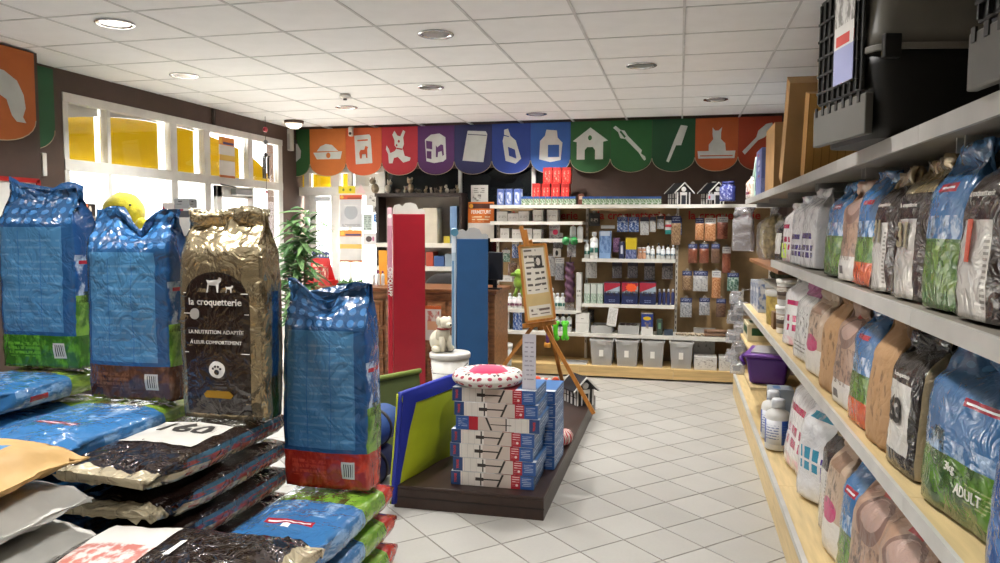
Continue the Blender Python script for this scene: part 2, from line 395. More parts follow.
# ---- left shop window
FR = P('white_window_frame', 'd9d8d4', .45); PANE = GLASS('window_glass', (1, 1, 1), .05, .01)
YEL = NT('yellow_film'); _tl = YEL.n('ShaderNodeBsdfTranslucent'); _df = YEL.n('ShaderNodeBsdfDiffuse'); _mx = YEL.n('ShaderNodeMixShader')
_nz = YEL.n('ShaderNodeTexNoise'); _nz.inputs['Scale'].default_value = 2.
YEL.lk(YEL.mix(_nz.outputs[0], (.44, .35, .015, 1), (.36, .285, .012, 1)), _tl.inputs[0]); _df.inputs[0].default_value = lin('dcbc30')
_mx.inputs[0].default_value = .55; YEL.lk(_tl.outputs[0], _mx.inputs[1]); YEL.lk(_df.outputs[0], _mx.inputs[2]); YEL.lk(_mx.outputs[0], YEL.out.inputs[0]); YEL = YEL.m
win = struct(thing('window_1', 'x', 'x')); del win['label']; del win['category']
xw = XL-.03
ys = [AX(u, 150, XL).y for u in (61.5, 66, 107.5, 111, 170.5, 177, 204, 210, 248, 252.5, 278, 280)]
def fbar(y0, y1, z0, z1, d=.035): MB().box(xw-d, xw+d, y0, y1, z0, z1).build('window_frame', FR, win, bev=.004)
fbar(5.0, ys[1]+.03, 0, 2.63)
for a, c in ((2, 3), (4, 5), (6, 7), (8, 9)): fbar(ys[a], ys[c], 0, 2.6)
fbar(ys[10], 8.33, 0, 2.63); fbar(5.0, 8.33, 2.56, 2.63, .04); fbar(5.0, 8.33, 2.03, 2.12, .04); fbar(5.0, ys[6], 0, .12, .04)
panes = [(ys[1], ys[2]), (ys[3], ys[4]), (ys[5], ys[6]), (ys[7], ys[8]), (ys[9], ys[10])]
def archz(y): return 2.12+.44*math.sqrt(max(.02, 1-((y-6.35)/1.85)**2))
LINT = P('pale_lintel_board', 'c9c8c2', .6)
for k, (a, c) in enumerate(panes):
    MB().box(xw-.004, xw+.004, a, c, 2.12, 2.56).build('pane', PANE, win)
    MB().box(xw-.004, xw+.004, a, c, .12, 2.03).build('pane', PANE, win)
    e = a+(c-a)*(.94 if k != 3 else .97); n = 10
    top = [(a+(e-a)*i/n, archz(a+(e-a)*i/n)) for i in range(n+1)]
    poly = [(a, 2.12), (e, 2.12)]+[(p[0], min(p[1], 2.555)) for p in top[::-1]]
    MB().prism(poly, lambda x, y, t: (xw-.07-t, x, y), .006).build('yellow_panel', YEL, win)
    if k < 3:
        c2 = a+(c-a)*(1.0 if k < 1 else .98)
        t2 = [(a+(c2-a)*i/n, min(archz(a+(c2-a)*i/n), 2.555)) for i in range(n+1)]
        MB().prism(t2+[(c2, 2.6), (a, 2.6)], lambda x, y, t: (xw-.05-t, x, y), .006).build('lintel_board', LINT, win)
# glazed entrance door in the fourth and fifth bays
door = struct(thing('door_1', 'x', 'x')); del door['label']; del door['category']
y0, y1 = ys[7]+.02, ys[8]-.02
for a, c, z0, z1 in ((y0, y0+.09, 0, 2.02), (y1-.09, y1, 0, 2.02), (y0, y1, 1.9, 2.02), (y0, y1, 0, .3)):
    MB().box(xw+.04, xw+.085, a, c, z0, z1).build('door_frame', FR, door, bev=.004)
MB().box(xw+.06, xw+.066, y0+.09, y1-.09, .3, 1.9).build('pane', PANE, door)
MB().box(xw+.085, xw+.15, y1-.42, y1-.1, 1.93, 2.0).build('door_closer', P('closer_metal', '9b9c9d', .35, .6), door, bev=.006)
MB().bar((xw+.13, y1-.4, 2.01), (xw+.1, y1-.62, 2.03), .025, .012).build('closer_arm', DGREY, door)
MB().tube([(xw+.12, y0+.05, .85), (xw+.12, y0+.05, 1.25)], .014).build('door_handle', CHROME, door)
# ---- back wall glazing, bright part beside the corner
YG = YB+.03
w2 = struct(thing('window_2', 'x', 'x')); del w2['label']; del w2['category']
def XB(u, Y=YG): return AY(u, 200, Y).x
def bframe(par, x0, x1, z0, z1, d=.035, m=None): MB().box(x0, x1, YG-d, YG+d, z0, z1).build('window_frame', m or FR, par, bev=.004)
zt = AY(330, 191, YG).z
bframe(w2, XB(284), XB(292), 0, 2.32)
for a, c in ((305.5, 311), (332, 341), (349, 353), (379.5, 386)): bframe(w2, XB(a), XB(c), 0, 2.3)
bframe(w2, XB(284), XB(386), zt-.06, zt+.05, .045); bframe(w2, XB(284), XB(386), 2.26, 2.34, .045); bframe(w2, XB(284), XB(386), 0, .3, .045)
bframe(w2, XB(312), XB(318), .3, zt-.06, .05)
for k, (a, c) in enumerate(((292, 305.5), (311, 332), (341, 349), (353, 379.5))):
    MB().box(XB(a), XB(c), YG-.004, YG+.004, .3, zt-.06).build('pane', PANE, w2)
    MB().box(XB(a), XB(c), YG-.004, YG+.004, zt+.05, 2.26).build('pane', PANE, w2)
    if k < 3: MB().box(XB(a), XB(c-(3 if k else 0)), YG+.06, YG+.066, zt+.05, 2.26).build('yellow_panel', YEL, w2)
    else: MB().box(XB(a), XB(c), YG+.06, YG+.066, zt+.05, 2.26).build('grey_panel', LINT, w2)
MB().box(XB(318), XB(332), YG-.09, YG-.05, zt-.13, zt-.07).build('door_closer', MATS['closer_metal'], w2)
# dark glazing behind the counter
w3 = struct(thing('window_3', 'x', 'x')); del w3['label']; del w3['category']
DARKG = P('dark_glazing', '23272a', .08, var=.3, vs=1.5)
for a, c in ((386, 459), (462.5, 532), (536, 562)): MB().box(XB(a), XB(c), YG-.004, YG+.03, .3, 2.3).build('pane', DARKG, w3)
for a, c in ((459, 462.5), (532, 536)): bframe(w3, XB(a), XB(c), 0, 2.3)
bframe(w3, XB(386), XB(562), 0, .3)
# ---- outside ground
struct(MB().box(-40, XL-.2, -20, 40, -.25, -.15).build('ground_pavement', P('sunlit_pavement', 'd8d4cb', .9, bump=.1, bs=30)))
struct(MB().box(XL-.2, -1.2, YB+.4, 40, -.25, -.15).build('ground_forecourt', MATS['sunlit_pavement']))
struct(MB().box(-1.2, XR+.2, YB+.13, YB+.3, -.2, 3.2).build('wall_beyond', BROWNW))
# ---- scalloped fabric banners
BW = {}
def scallop(w, h, r=.42, n=14):
    # outline: flat top, curved bottom
    return [(-w/2, h)]+[(-w/2, r*h*.62)]+[(w/2*math.cos(math.radians(180+180*i/n)), r*h*.62+r*h*.62*math.sin(math.radians(180+180*i/n))) for i in range(1, n)]+[(w/2, r*h*.62), (w/2, h)]
ICONS = {}
def circ(x, y, r, n=14, ry=None): return arc(x, y, r, ry or r, 0, 360, n)[:-1]
ICONS['guinea pig'] = ([[(.1, .42), (.12, .62), (.3, .72), (.55, .7), (.68, .55), (.66, .4), (.5, .32), (.25, .32)]], [])
ICONS['bowl'] = ([[(.1, .5), (.2, .36), (.85, .36), (.9, .52)], [(.2, .53), (.3, .63), (.45, .68), (.62, .66), (.75, .56), (.8, .53)]], [circ(.52, .44, .06)])
ICONS['food bag'] = ([[(.28, .24), (.74, .26), (.7, .82), (.66, .86), (.24, .84), (.25, .78)]], [[(.4, .36), (.45, .36), (.46, .45), (.56, .45), (.57, .37), (.61, .37), (.6, .55), (.63, .6), (.55, .62), (.52, .54), (.42, .54), (.38, .48)], [(.33, .72), (.62, .73), (.62, .76), (.33, .75)]])
ICONS['puppy'] = ([[(.2, .25), (.3, .25), (.34, .36), (.45, .38), (.6, .26), (.78, .3), (.8, .36), (.64, .4), (.58, .56), (.62, .64), (.6, .78), (.66, .9), (.6, .93), (.52, .8), (.44, .82), (.36, .92), (.3, .84), (.36, .72), (.36, .62), (.42, .56), (.36, .5), (.24, .46), (.2, .55), (.14, .62), (.12, .54), (.18, .44)]], [circ(.48, .7, .03), circ(.42, .62, .025), [(.42, .54), (.58, .52), (.58, .55), (.42, .57)]])
ICONS['can'] = ([[(.2, .72), (.24, .28), (.45, .24), (.7, .27), (.78, .32), (.76, .76), (.6, .84), (.36, .82)]], [[(.5, .36), (.55, .36), (.56, .46), (.66, .48), (.68, .38), (.72, .4), (.7, .6), (.64, .62), (.54, .56), (.5, .6)], [(.24, .54), (.4, .52), (.4, .68), (.23, .7)], [(.25, .34), (.38, .32), (.38, .48), (.25, .49)]])
ICONS['paper bag'] = ([[(.22, .28), (.78, .24), (.88, .8), (.84, .86), (.36, .88), (.34, .8)]], [[(.36, .8), (.86, .77), (.86, .785), (.36, .815)]])
ICONS['bottle'] = ([[(.36, .26), (.62, .2), (.76, .3), (.62, .66), (.48, .76), (.42, .9), (.32, .88), (.32, .78), (.28, .66)]], [[(.45, .36), (.64, .3), (.6, .48), (.42, .54)], [(.31, .76), (.45, .73), (.44, .75), (.32, .78)]])
ICONS['jar'] = ([[(.22, .28), (.5, .22), (.76, .26), (.8, .6), (.68, .7), (.66, .84), (.4, .86), (.36, .74), (.24, .64)]], [[(.44, .32), (.72, .32), (.72, .56), (.44, .56)]])
ICONS['kennel'] = ([[(.16, .26), (.36, .26), (.36, .44), (.42, .5), (.56, .5), (.62, .44), (.62, .26), (.82, .26), (.82, .6), (.94, .62), (.5, .88), (.06, .62), (.16, .6)]], [circ(.49, .68, .05)])
ICONS['pipette'] = ([[(.06, .86), (.12, .9), (.24, .82), (.34, .8), (.42, .7), (.76, .42), (.74, .36), (.8, .32), (.84, .3), (.86, .24), (.82, .22), (.76, .28), (.68, .38), (.36, .64), (.24, .66), (.18, .78)]], [[(.22, .78), (.34, .66), (.37, .69), (.25, .81)]])
ICONS['comb'] = ([[(.34, .2), (.4, .18), (.56, .5), (.68, .5), (.82, .86), (.66, .88), (.5, .56)]], [])
ICONS['cat in litter tray'] = ([[(.08, .24), (.92, .24), (.94, .38), (.72, .38), (.7, .52), (.6, .6), (.6, .72), (.62, .82), (.54, .76), (.46, .76), (.4, .82), (.4, .7), (.42, .6), (.32, .5), (.32, .38), (.06, .38)]], [[(.12, .28), (.88, .28), (.88, .3), (.12, .3)]])
ICONS['scoop'] = ([[(.1, .36), (.16, .3), (.46, .56), (.62, .62), (.8, .8), (.78, .88), (.64, .86), (.46, .74), (.42, .62)]], [])
ICONS['standing dog'] = ([[(.02, .5), (.45, .52), (.62, .44), (.68, .28), (.74, .22), (.86, .22), (.82, .28), (.86, .38), (.84, .52), (.76, .66), (.6, .74), (.02, .78)]], [])
ICONS['hindquarters'] = ([[(.1, .3), (.42, .3), (.5, .34), (.42, .38), (.46, .46), (.58, .54), (.58, .66), (.46, .76), (.1, .74)]], [])
ICONW = P('banner_icon_white', 'c9ccc9', .7)
def banner(label, w, h, col, icon, place, mat_name):
    """place(x, z, t): x across, z up from the lower point, t toward the room"""
    root = thing('scalloped_banner', label, 'banner', place(0, h, 0), 0, 'scalloped banners under the ceiling')
    o = Vector(place(0, h, 0))
    mp = lambda x, y, t: Vector(place(x, y, t))-o
    m = P(mat_name, col, .7, var=.04)
    MB().prism(scallop(w*.995, h), mp, .008).build('fabric', m, root)
    pts = scallop(w*.985, h)[1:-1]
    MB().tube([mp(x, y, .009) for x, y in pts], .0035, 5).build('piping', P('banner_piping', 'b9a88c', .6), root)
    big, small = ICONS[icon]
    for q in big: MB().prism([((x-.5)*w, y*h) for x, y in q], lambda x, y, t: mp(x, y, t+.0085), .002).build('icon', ICONW, root)
    for q in small: MB().prism([((x-.5)*w, y*h) for x, y in q], lambda x, y, t: mp(x, y, t+.011), .001).build('icon_detail', m, root)
BN = [('green', '29602f', 'guinea pig'), ('light orange', 'c46c28', 'bowl'), ('salmon orange', 'c4562a', 'food bag'), ('red', 'a51c2c', 'puppy'), ('purple', '4f1f5c', 'can'), ('navy blue', '1f2253', 'paper bag'),
      ('bright blue', '1d3987', 'bottle'), ('light blue', '29569e', 'jar'), ('mid green', '255c2f', 'kennel'), ('leaf green', '1f5c2c', 'pipette'), ('dark green', '174a2c', 'comb'), ('orange', 'b35525', 'cat in litter tray'), ('red orange', 'a03a1c', 'scoop')]
XB0, XB1 = AY(283, 150, 8.68).x, AY(775, 150, 8.68).x
ub = [283, 310, 346, 382, 418, 454.5, 492, 530.7, 570.5, 610.4, 652, 695, 738, 781]
zb = AY(500, 174, 8.68).z; ht = ZC-.004-zb
for k, (cn, c, ic) in enumerate(BN):
    x0, x1 = AY(ub[k], 150, 8.68).x, AY(ub[k+1], 150, 8.68).x
    banner('%s scalloped banner with white %s picture on back wall' % (cn, ic), x1-x0, ht, c, ic, (lambda xc: (lambda x, z, t: (xc+x, 8.68-t, zb+z)))((x0+x1)/2), 'banner_'+cn.replace(' ', '_'))
p = AX(0, 130, -4.355); q = AX(36, 130, -4.355)
yb1 = AX(33, 60, -4.355).y
banner('orange scalloped banner with white dog picture on near left pier', .62, .62, 'b86227', 'standing dog', lambda x, z, t: (-4.355+t, yb1-.31+x, 2.78-.62+z), 'banner_left_orange')
banner('dark green scalloped banner with white animal hindquarters beside shop window', .5, .62, '1f5a34', 'hindquarters', lambda x, z, t: (XL+.005+t, 4.66+x, 2.78-.62+z), 'banner_left_green')
for k, (cn, c, ic) in enumerate((('violet', '4b3a8c', 'paper bag'), ('indigo', '2c2f7a', 'bottle'))):
    banner('%s scalloped banner on right wall behind cardboard boxes' % cn, .5, .62, c, ic, (lambda yy: (lambda x, z, t: (XR-.005-t, yy-x, 2.78-.62+z)))(7.9-k*.56), 'banner_right_'+cn)
# ---- smoke detector, emergency lamp, wall box under it
p = AZ(345, 94, ZC); sd = thing('smoke_detector', 'small white round smoke detector on ceiling', 'detector', (p.x, p.y, ZC-.005))
MB().lathe([(.05, 0), (.055, -.012), (.045, -.03), (.02, -.036), (0, -.036)], 20).build('cover', WHITE, sd)
MB().lathe([(.018, -.03), (.018, -.05), (0, -.052)], 12).build('sensor', DGREY, sd)
p = AZ(285, 118, ZC); el = thing('spot_lamp', 'small glass dome lamp on ceiling in the left back corner', 'lamp', (p.x, p.y+.2, ZC-.005))
MB().lathe([(.11, 0), (.11, -.025), (.1, -.03), (0, -.03)], 20).build('base_plate', P('lamp_brown_base', '6b5b50', .5), el)
MB().lathe([(.095, -.03), (.085, -.06), (.05, -.085), (0, -.09)], 20).build('dome', P('frosted_dome', 'f2eee4', .3, emit='fff0d8', es=1.0), el)
wbx = thing('wall_speaker', 'white oblong box fixed over the green corner banner', 'speaker', AY(288.5, 128, 8.5)); wbx.location.z = 2.52
MB().box(-.05, .05, -.04, .04, 0, .26).build('housing', P('box_white', 'c9c9c4', .5), wbx, bev=.01)
MB().box(-.035, .035, -.044, -.04, .02, .2).build('grille', P('box_grille', 'a9a9a5', .6), wbx)
MB().box(-.02, .02, .04, .17, .1, .15).build('bracket', DGREY, wbx)
wb2 = thing('wall_sensor', 'small white sensor box on the food bag banner', 'sensor', AY(350, 131, 8.62)); MB().box(-.025, .025, 0, .05, -.06, .05).build('housing', WHITE, wb2, bev=.008)
MB().sph((0, 0, -.03), .018, n=8, k=6).build('lens', DGREY, wb2)
# ================================================================ BAGS
class Bag:
    def __init__(s, w, d, h, seed=0, pillow=False, cr=.008, topd=.05, top0=.66, lean=0., belly=.1, gus=.16, topw=1., wave=.015, notch=0.):
        s.__dict__.update(locals())
    def tf(s, v):
        t = 1.
        if s.pillow:
            t = min(ss(-.06, .14, v)*.9+.1, 1)
            t *= 1-(1-s.topd)*ss(.86, 1.0, v)
        else:
            t = .9+.1*ss(0, .12, v)
            t *= 1-(1-s.topd)*ss(s.top0, .96, v)
        return t
    def pt(s, side, a, v):
        """side 0 front 1 right 2 back 3 left, a in 0..1 along the side"""
        w, d, h = s.w, s.d, s.h; t = s.tf(v); hi = ss(s.top0-.05, .95, v)
        ww = w*(1+.015*math.sin(v*7+s.seed))*(1-.02*ss(.6, .9, v)+(s.topw-.98)*ss(.8, 1, v))
        if s.pillow: ww *= .94+.06*ss(0, .08, v)
        if side in (0, 2):
            xn = 2*a-1; x = xn*ww/2; rnd = 1-(.34*abs(xn)**4 if s.pillow else .16*abs(xn)**5)
            bel = 1+s.belly*(1-xn*xn)*math.sin(math.pi*min(1, max(0, v)))
            y = -d/2*t*bel*rnd
            if side == 2: x, y = -x, -y
        else:
            yn = 2*a-1; y = yn*d/2*t*(.66 if s.pillow else .84)
            x = ww/2*(1-s.gus*(1-abs(yn))*hi*.8)+(.014*(1-yn*yn)*(1-hi) if not s.pillow else .014*(1-yn*yn)*t)
            if side == 3: x, y = -x, -y
        z = v*h
        p = Vector((x, y, z)); q = p*(1/.17)+Vector((s.seed*3.1, s.seed*1.7, side*.0))
        amp = s.cr*(.55+1.6*hi)
        n1 = noise.noise(q); n2 = abs(noise.noise(q*2.3+Vector((5, 1, 2)))); n3 = abs(noise.noise(Vector((x*9+s.seed, z*5, 3.3))))
        n4 = abs(noise.noise(q*5.1+Vector((1, 7, 2)))); dd = amp*(n1*1.1-n2*1.5-n3*.8*(.3+hi)-n4*.75)
        if side == 0: y -= dd
        elif side == 2: y += dd
        elif side == 1: x += dd
        else: x -= dd
        z += h*s.wave*(noise.noise(Vector((x*7, s.seed, 0)))*1.6)*ss(.8, 1, v)
        if s.notch: z -= h*s.notch*math.exp(-((x/w-.02)/.2)**2)*ss(.8, 1, v)
        y += s.lean*ss(.6, 1, v)**2+ (.02*noise.noise(Vector((x*6, 2, s.seed))))*hi
        if s.pillow and v < .08: pass
        return Vector((x, y, z))
    def front(s, x, z, off=.003): 
        p = s.pt(0, max(0, min(1, x/s.w+.5)), max(0, min(1, z/s.h))); p.y -= off; return p
    def body(s, nf=14, ns=5, nv=26):
        N = 2*(nf+ns); b = MB()
        def fn(u, v):
            k = round(u*N) % N
            if k < nf: return s.pt(0, k/nf, v)
            k -= nf
            if k < ns: return s.pt(1, k/ns, v)
            k -= ns
            if k < nf: return s.pt(2, k/nf, v)
            return s.pt(3, (k-nf)/ns, v)
        def uvf(u, v):
            k = u*N
            if k <= nf+1e-6: return (k/nf, v)
            k -= nf
            if k <= ns+1e-6: return (1.001+k/ns*.35, v)
            k -= ns
            if k <= nf+1e-6: return (1.36+k/nf, v)
            return (2.36+(k-nf)/ns*.35, v)
        b.grid(fn, N, nv, 0, True, True, uvf, True, True)
        # corner uvs: faces keep their own side because uv is taken per face
        for q in range(len(b.uv)):
            us = [c[0] for c in b.uv[q]]
            if len(us) == 4 and max(us)-min(us) > .5: b.uv[q] = [(max(us) if c[0] < max(us)-.5 else c[0], c[1]) for c in b.uv[q]]
        return b
    def patch(s, x0, x1, z0, z1, off=.003, nx=8, nz=8):
        return MB().grid(lambda u, v: s.front(x0+(x1-x0)*u, z0+(z1-z0)*v, off), nx, nz)
    def seal(s, n=14):
        b = MB()
        def fn(u, v):
            p = s.pt(0, u, .985); q = s.pt(2, 1-u, .985); m = (p+q)/2
            return m+Vector((0, (-.004 if v < .5 else .004)*1, 0)) if False else Vector((m.x, m.y+(.0035 if (v > .3 and v < .8) else -.0035), m.z+(0 if v in (0, 1) else .028)))
        b.grid(fn, n, 4, 0, True); return b
LIEUP = Matrix(((1, 0, 0, 0), (0, 0, 1, 0), (0, -1, 0, 0), (0, 0, 0, 1)))   # front up, head toward +y
def make_bag(name, label, bag, mat, loc, rz=0., lie=False, tilt=(0, 0), sealmat=None, decals=(), group=None, cat='bag', res=(14, 5, 26), part='bag_body'):
    root = thing(name, label, cat, loc, rz, group)
    M = Matrix.Identity(4)
    if lie: M = Matrix.Translation((0, -bag.h/2, bag.d*.5)) @ LIEUP
    if tilt != (0, 0): M = M @ Matrix.Rotation(tilt[0], 4, 'X') @ Matrix.Rotation(tilt[1], 4, 'Y')
    bag.body(*res).xf(M).build(part, mat, root)
    if sealmat: bag.seal().xf(M).build('top_seal', sealmat, root)
    for dc in decals:
        k = dc[0]
        if k == 'patch': bag.patch(*dc[1:5], off=dc[6] if len(dc) > 6 else .003).xf(M).build('print_panel', dc[5], root)
        elif k == 'text':   # text, size, x, z, material, bold, rot
            _, s_, size, x, z, m_ = dc[:6]; bold = dc[6] if len(dc) > 6 else 0.; rot = math.radians(dc[7]) if len(dc) > 7 else 0; c_, n_ = math.cos(rot), math.sin(rot)
            letter(s_, size, m_, root, lambda a, b_, q: M @ bag.front(x+a*c_-b_*n_, z+a*n_+b_*c_, .0055+q), bold=bold)
        elif k == 'poly':   # outline in metres on the front
            _, pts, m_ = dc[:3]; off = dc[3] if len(dc) > 3 else .004
            b = MB(); o = b.add([bag.front(x, z, off) for x, z in pts]); b.face(range(o, o+len(pts))); b.xf(M).build(dc[4] if len(dc) > 4 else 'emblem', m_, root)
    return root
FK = dict(rough=.22, coat=.6, bump=.30, bs=13, voro=True)
# ---- printed film materials (u: 0-1 front, 1-1.35 right side, 1.36-2.36 back)
def bluefilm(nm, band, band2):
    return P(nm, '22507e', layers=(('d', '3f7ab4', 0, 3, .78, 1.1, 8, 18, .1), ('r', '43779f', .05, .86, .2, .77), ('l', '5784a8', .08, .84, .22, .72, 26, .3, 14), ('r', '34699c', .3, .31, .2, .75), ('r', '34699c', .58, .59, .2, .75),
             ('r', '1c4a80', 1, 1.36, .2, 1.1), ('n', 'a8bcd2', 1, 1.36, .3, .62, 9, .56), ('r', '9c2436', 1.05, 1.3, .57, .59), ('r', '3f6a24', 1, 1.36, .16, .4), ('n', '6f9a3c', 1, 1.36, .16, .4, 8, .5), ('n', '1e3410', 1, 1.36, .36, .42, 10, .5),
             ('r', band, -.1, 3, -.1, .18), ('n', band2, -.1, 3, -.1, .18, 7, .54), ('l', band2, .1, .52, .06, .15, 40, .6, 40), ('r', 'c9c6bb', .7, .85, .055, .14), ('b', '35332e', .72, .83, .065, .13, 40, .45)), **FK)
B_GREEN = bluefilm('blue_film_green_foot', '2c5f1a', '5a9a2e'); B_BROWN = bluefilm('blue_film_brown_foot', '4a2d20', '6e4a36'); B_RED = bluefilm('blue_film_red_foot', '9c2416', 'c2402a')
GOLD = P('gold_foil', 'b3a484', .22, .8, layers=(('r', '2d5f8e', 1.12, 1.24, .0, .62), ('r', '38562a', 1.12, 1.24, 0, .2), ('n', '5a4a34', 1, 3, 0, .7, 9, .56)), bump=.36, bs=14, voro=True)
SILVER = P('silver_gold_foil', 'b3a88e', .2, .85, bump=.55, bs=24, voro=True)
BRLAB = P('brown_quilted_print', '241814', .22, coat=.6, layers=(('b', '33241e', 0, 1, 0, .5, 26, .08), ('l', '33241e', 0, 1, 0, .5, 40, .1, 2)), bump=.28, bs=14, voro=True)
GOLDINK = P('gold_ink', 'b58a2c', .3, .6)
def dogshape(x, z, k): return [(x+a*k, z+b*k) for a, b in ((-.5, 0), (-.42, 0), (-.36, .4), (.05, .38), (.12, 0), (.22, 0), (.24, .5), (.4, .62), (.44, .78), (.3, .86), (.2, .72), (-.3, .66), (-.5, .7), (-.42, .5))]
# ---- four tall sacks standing at the back of the pile
b = Bag(.40, .17, .83, 3, cr=.012, notch=.05, wave=.05, top0=.78, topd=.22)
make_bag('pet_food_sack', 'tall blue sack with green foot standing at the far left edge', b, B_GREEN, (-2.83, 2.93, .955), .03, sealmat=P('blue_seal', '23548c', **FK), group='tall sacks standing on the pile', res=(26, 8, 50))
b = Bag(.385, .17, .79, 8, cr=.012, notch=.11, wave=.04, top0=.78, topd=.22)
make_bag('pet_food_sack', 'tall blue sack with brown foot standing before the yellow plush', b, B_BROWN, (-2.20, 2.74, .885), .02, group='tall sacks standing on the pile', res=(26, 8, 50))
b = Bag(.355, .18, .81, 5, cr=.010, wave=.02, top0=.8, topd=.12)
BW_ = .3
make_bag('pet_food_sack', 'tall gold foil sack with dark brown printed front', b, GOLD, (-1.735, 2.69, .845), .02, sealmat=SILVER, group='tall sacks standing on the pile', res=(26, 8, 50),
         decals=[('patch', -.15, .13, .02, .5, BRLAB, .003), ('poly', [(-.15, .49)]+[(p[0]-.01, p[1]) for p in arc(0, .49, .13, .09, 180, 0, 14)]+[(.13, .49)], BRLAB, .004, 'print_panel'),
                 ('poly', dogshape(-.01, .5, .07), WINK, .006), ('poly', dogshape(.055, .5, .035), WINK, .006), ('text', 'la croquetterie', .038, -.012, .462, WINK, .012),
                 ('poly', [(-.15, .495), (.13, .495), (.13, .498), (-.15, .498)], WINK, .006, 'rule_line'), ('poly', [(-.15, .415), (.13, .415), (.13, .4175), (-.15, .4175)], WINK, .006, 'rule_line'), ('poly', circ(-.1, .415, .022), P('grey_ink', '9a9690', .5), .0065),
                 ('text', 'LA NUTRITION ADAPTÉE', .021, -.01, .345, WINK), ('text', 'À LEUR COMPORTEMENT', .019, -.01, .305, WINK),
                 ('poly', [(-.15, .262), (.13, .262), (.13, .265), (-.15, .265)], WINK, .006, 'rule_line'),
                 ('poly', circ(-.005, .2, .034, 18), WINK, .006), ('poly', circ(-.005, .19, .011), BRLAB, .0075, 'paw_pad')]+[('poly', circ(-.005+.018*math.cos(a), .195+.018*math.sin(a), .005, 8), BRLAB, .0075, 'paw_pad') for a in (.5, 1.2, 1.9, 2.6)]+
                 [('poly', [(-.06, .088), (.05, .086), (.06, .1), (.045, .115), (-.055, .115), (-.07, .1)], GOLDINK, .006)])
b = Bag(.365, .17, .84, 12, cr=.012, notch=.10, wave=.04, top0=.76, topd=.2)
make_bag('pet_food_sack', 'tall blue sack with red foot standing nearest the lime mat', b, B_RED, (-1.385, 2.86, .537), .02, group='tall sacks standing on the pile', res=(26, 8, 50))
# ---- lying sacks
L_BG = P('blue_green_sack_film', '336a9e', layers=(('r', '336a9e', -1, 3, .3, 1.1), ('n', '8fb0d4', .1, .9, .36, .6, 5, .55), ('n', '7fa6cf', 1, 3, .36, .7, 8, .52), ('r', '5f7f2c', -.1, 3, -.1, .34), ('n', '87a43c', -.1, 3, .1, .34, 7, .5), ('n', '5a3320', .2, .8, .2, .36, 6, .5),
        ('r', '9c2430', .3, .72, .66, .70), ('r', 'e8e8ea', .32, .7, .675, .685), ('r', '9c2430', 1.1, 1.2, .5, .62), ('r', '9c2430', 2.45, 2.55, .5, .62)), **FK)
L_BGR = P('blue_green_red_sack_film', '336a9e', layers=(('n', '9cbadb', .1, .9, .36, .6, 5, .55), ('n', '7fa6cf', 1, 3, .4, .8, 8, .5), ('r', '5f8a2c', -.1, 3, .14, .42), ('n', '7fa63c', -.1, 3, .14, .42, 7, .5), ('n', '3a2a1a', .2, .8, .3, .42, 6, .5), ('r', 'a8261a', -.1, 3, -.1, .18), ('n', 'c84a34', -.1, 3, -.1, .18, 8, .55),
        ('r', '9c2430', .25, .75, .66, .70), ('r', 'e8e8ea', .28, .72, .675, .685), ('r', 'e8e8ea', .46, .54, .70, .73), ('r', '9c2430', 1.12, 1.2, .5, .66)), **FK)
L_BR = P('brown_foil_sack_film', '241814', .18, .25, coat=.7, layers=(('b', '35251e', 0, 1, 0, .92, 30, .1), ('r', 'b0a488', 1, 1.36, -.1, 1.1), ('r', '3e6276', 1.03, 1.2, .1, .78), ('r', '3e6276', 2.5, 2.68, .1, .78), ('n', 'a03a2a', 1.12, 1.36, .1, .8, 9, .5), ('r', 'b0a488', -.1, 3, .93, 1.1), ('r', 'b0a488', 2.36, 2.5, -.1, 1.1), ('n', 'a03a2a', 2.4, 2.6, .1, .8, 9, .5)), bump=.45, bs=16, voro=True)
L_KR = P('kraft_paper_sack', 'b8945c', .62, var=.07, bump=.12, bs=14, layers=(('r', '3e78a8', .28, .72, .62, .78), ('r', 'd9dde0', .33, .67, .66, .74), ('r', '3e78a8', .36, .64, .68, .72)))
L_WH = P('white_woven_sack', 'cfcdc6', .5, var=.06, bump=.12, bs=12)
WLAB = P('white_label_print', 'cfccc4', .3, coat=.4, layers=(('l', '8a867e', .1, .9, .1, .34, 22, .4, 10),)); RLAB = P('white_red_label_print', 'd2cec7', .3, coat=.4, layers=(('n', 'b5523e', .5, 1, 0, 1, 6, .5), ('r', 'b5402e', .93, 1, 0, 1)))
def stack(name, x, y, w, L, tops, d, mat, rz, labels, decals0=(), group='', seed=0, head='near', topd=.5, belly=.05, crv=.010, **kw):
    for k, zt_ in enumerate(tops):
        bg = Bag(w, d*.93, L, seed+k, pillow=True, cr=crv, topd=topd, belly=belly)
        make_bag(name, labels[min(k, len(labels)-1)], bg, mat, (x+RND.uniform(-.012, .012), y+RND.uniform(-.012, .012), zt_-d), rz+(math.pi if head == 'near' else 0)+RND.uniform(-.02, .02), lie=True, decals=decals0 if k == 0 else (), group=group, cat='bag', res=(20, 8, 38), **kw)
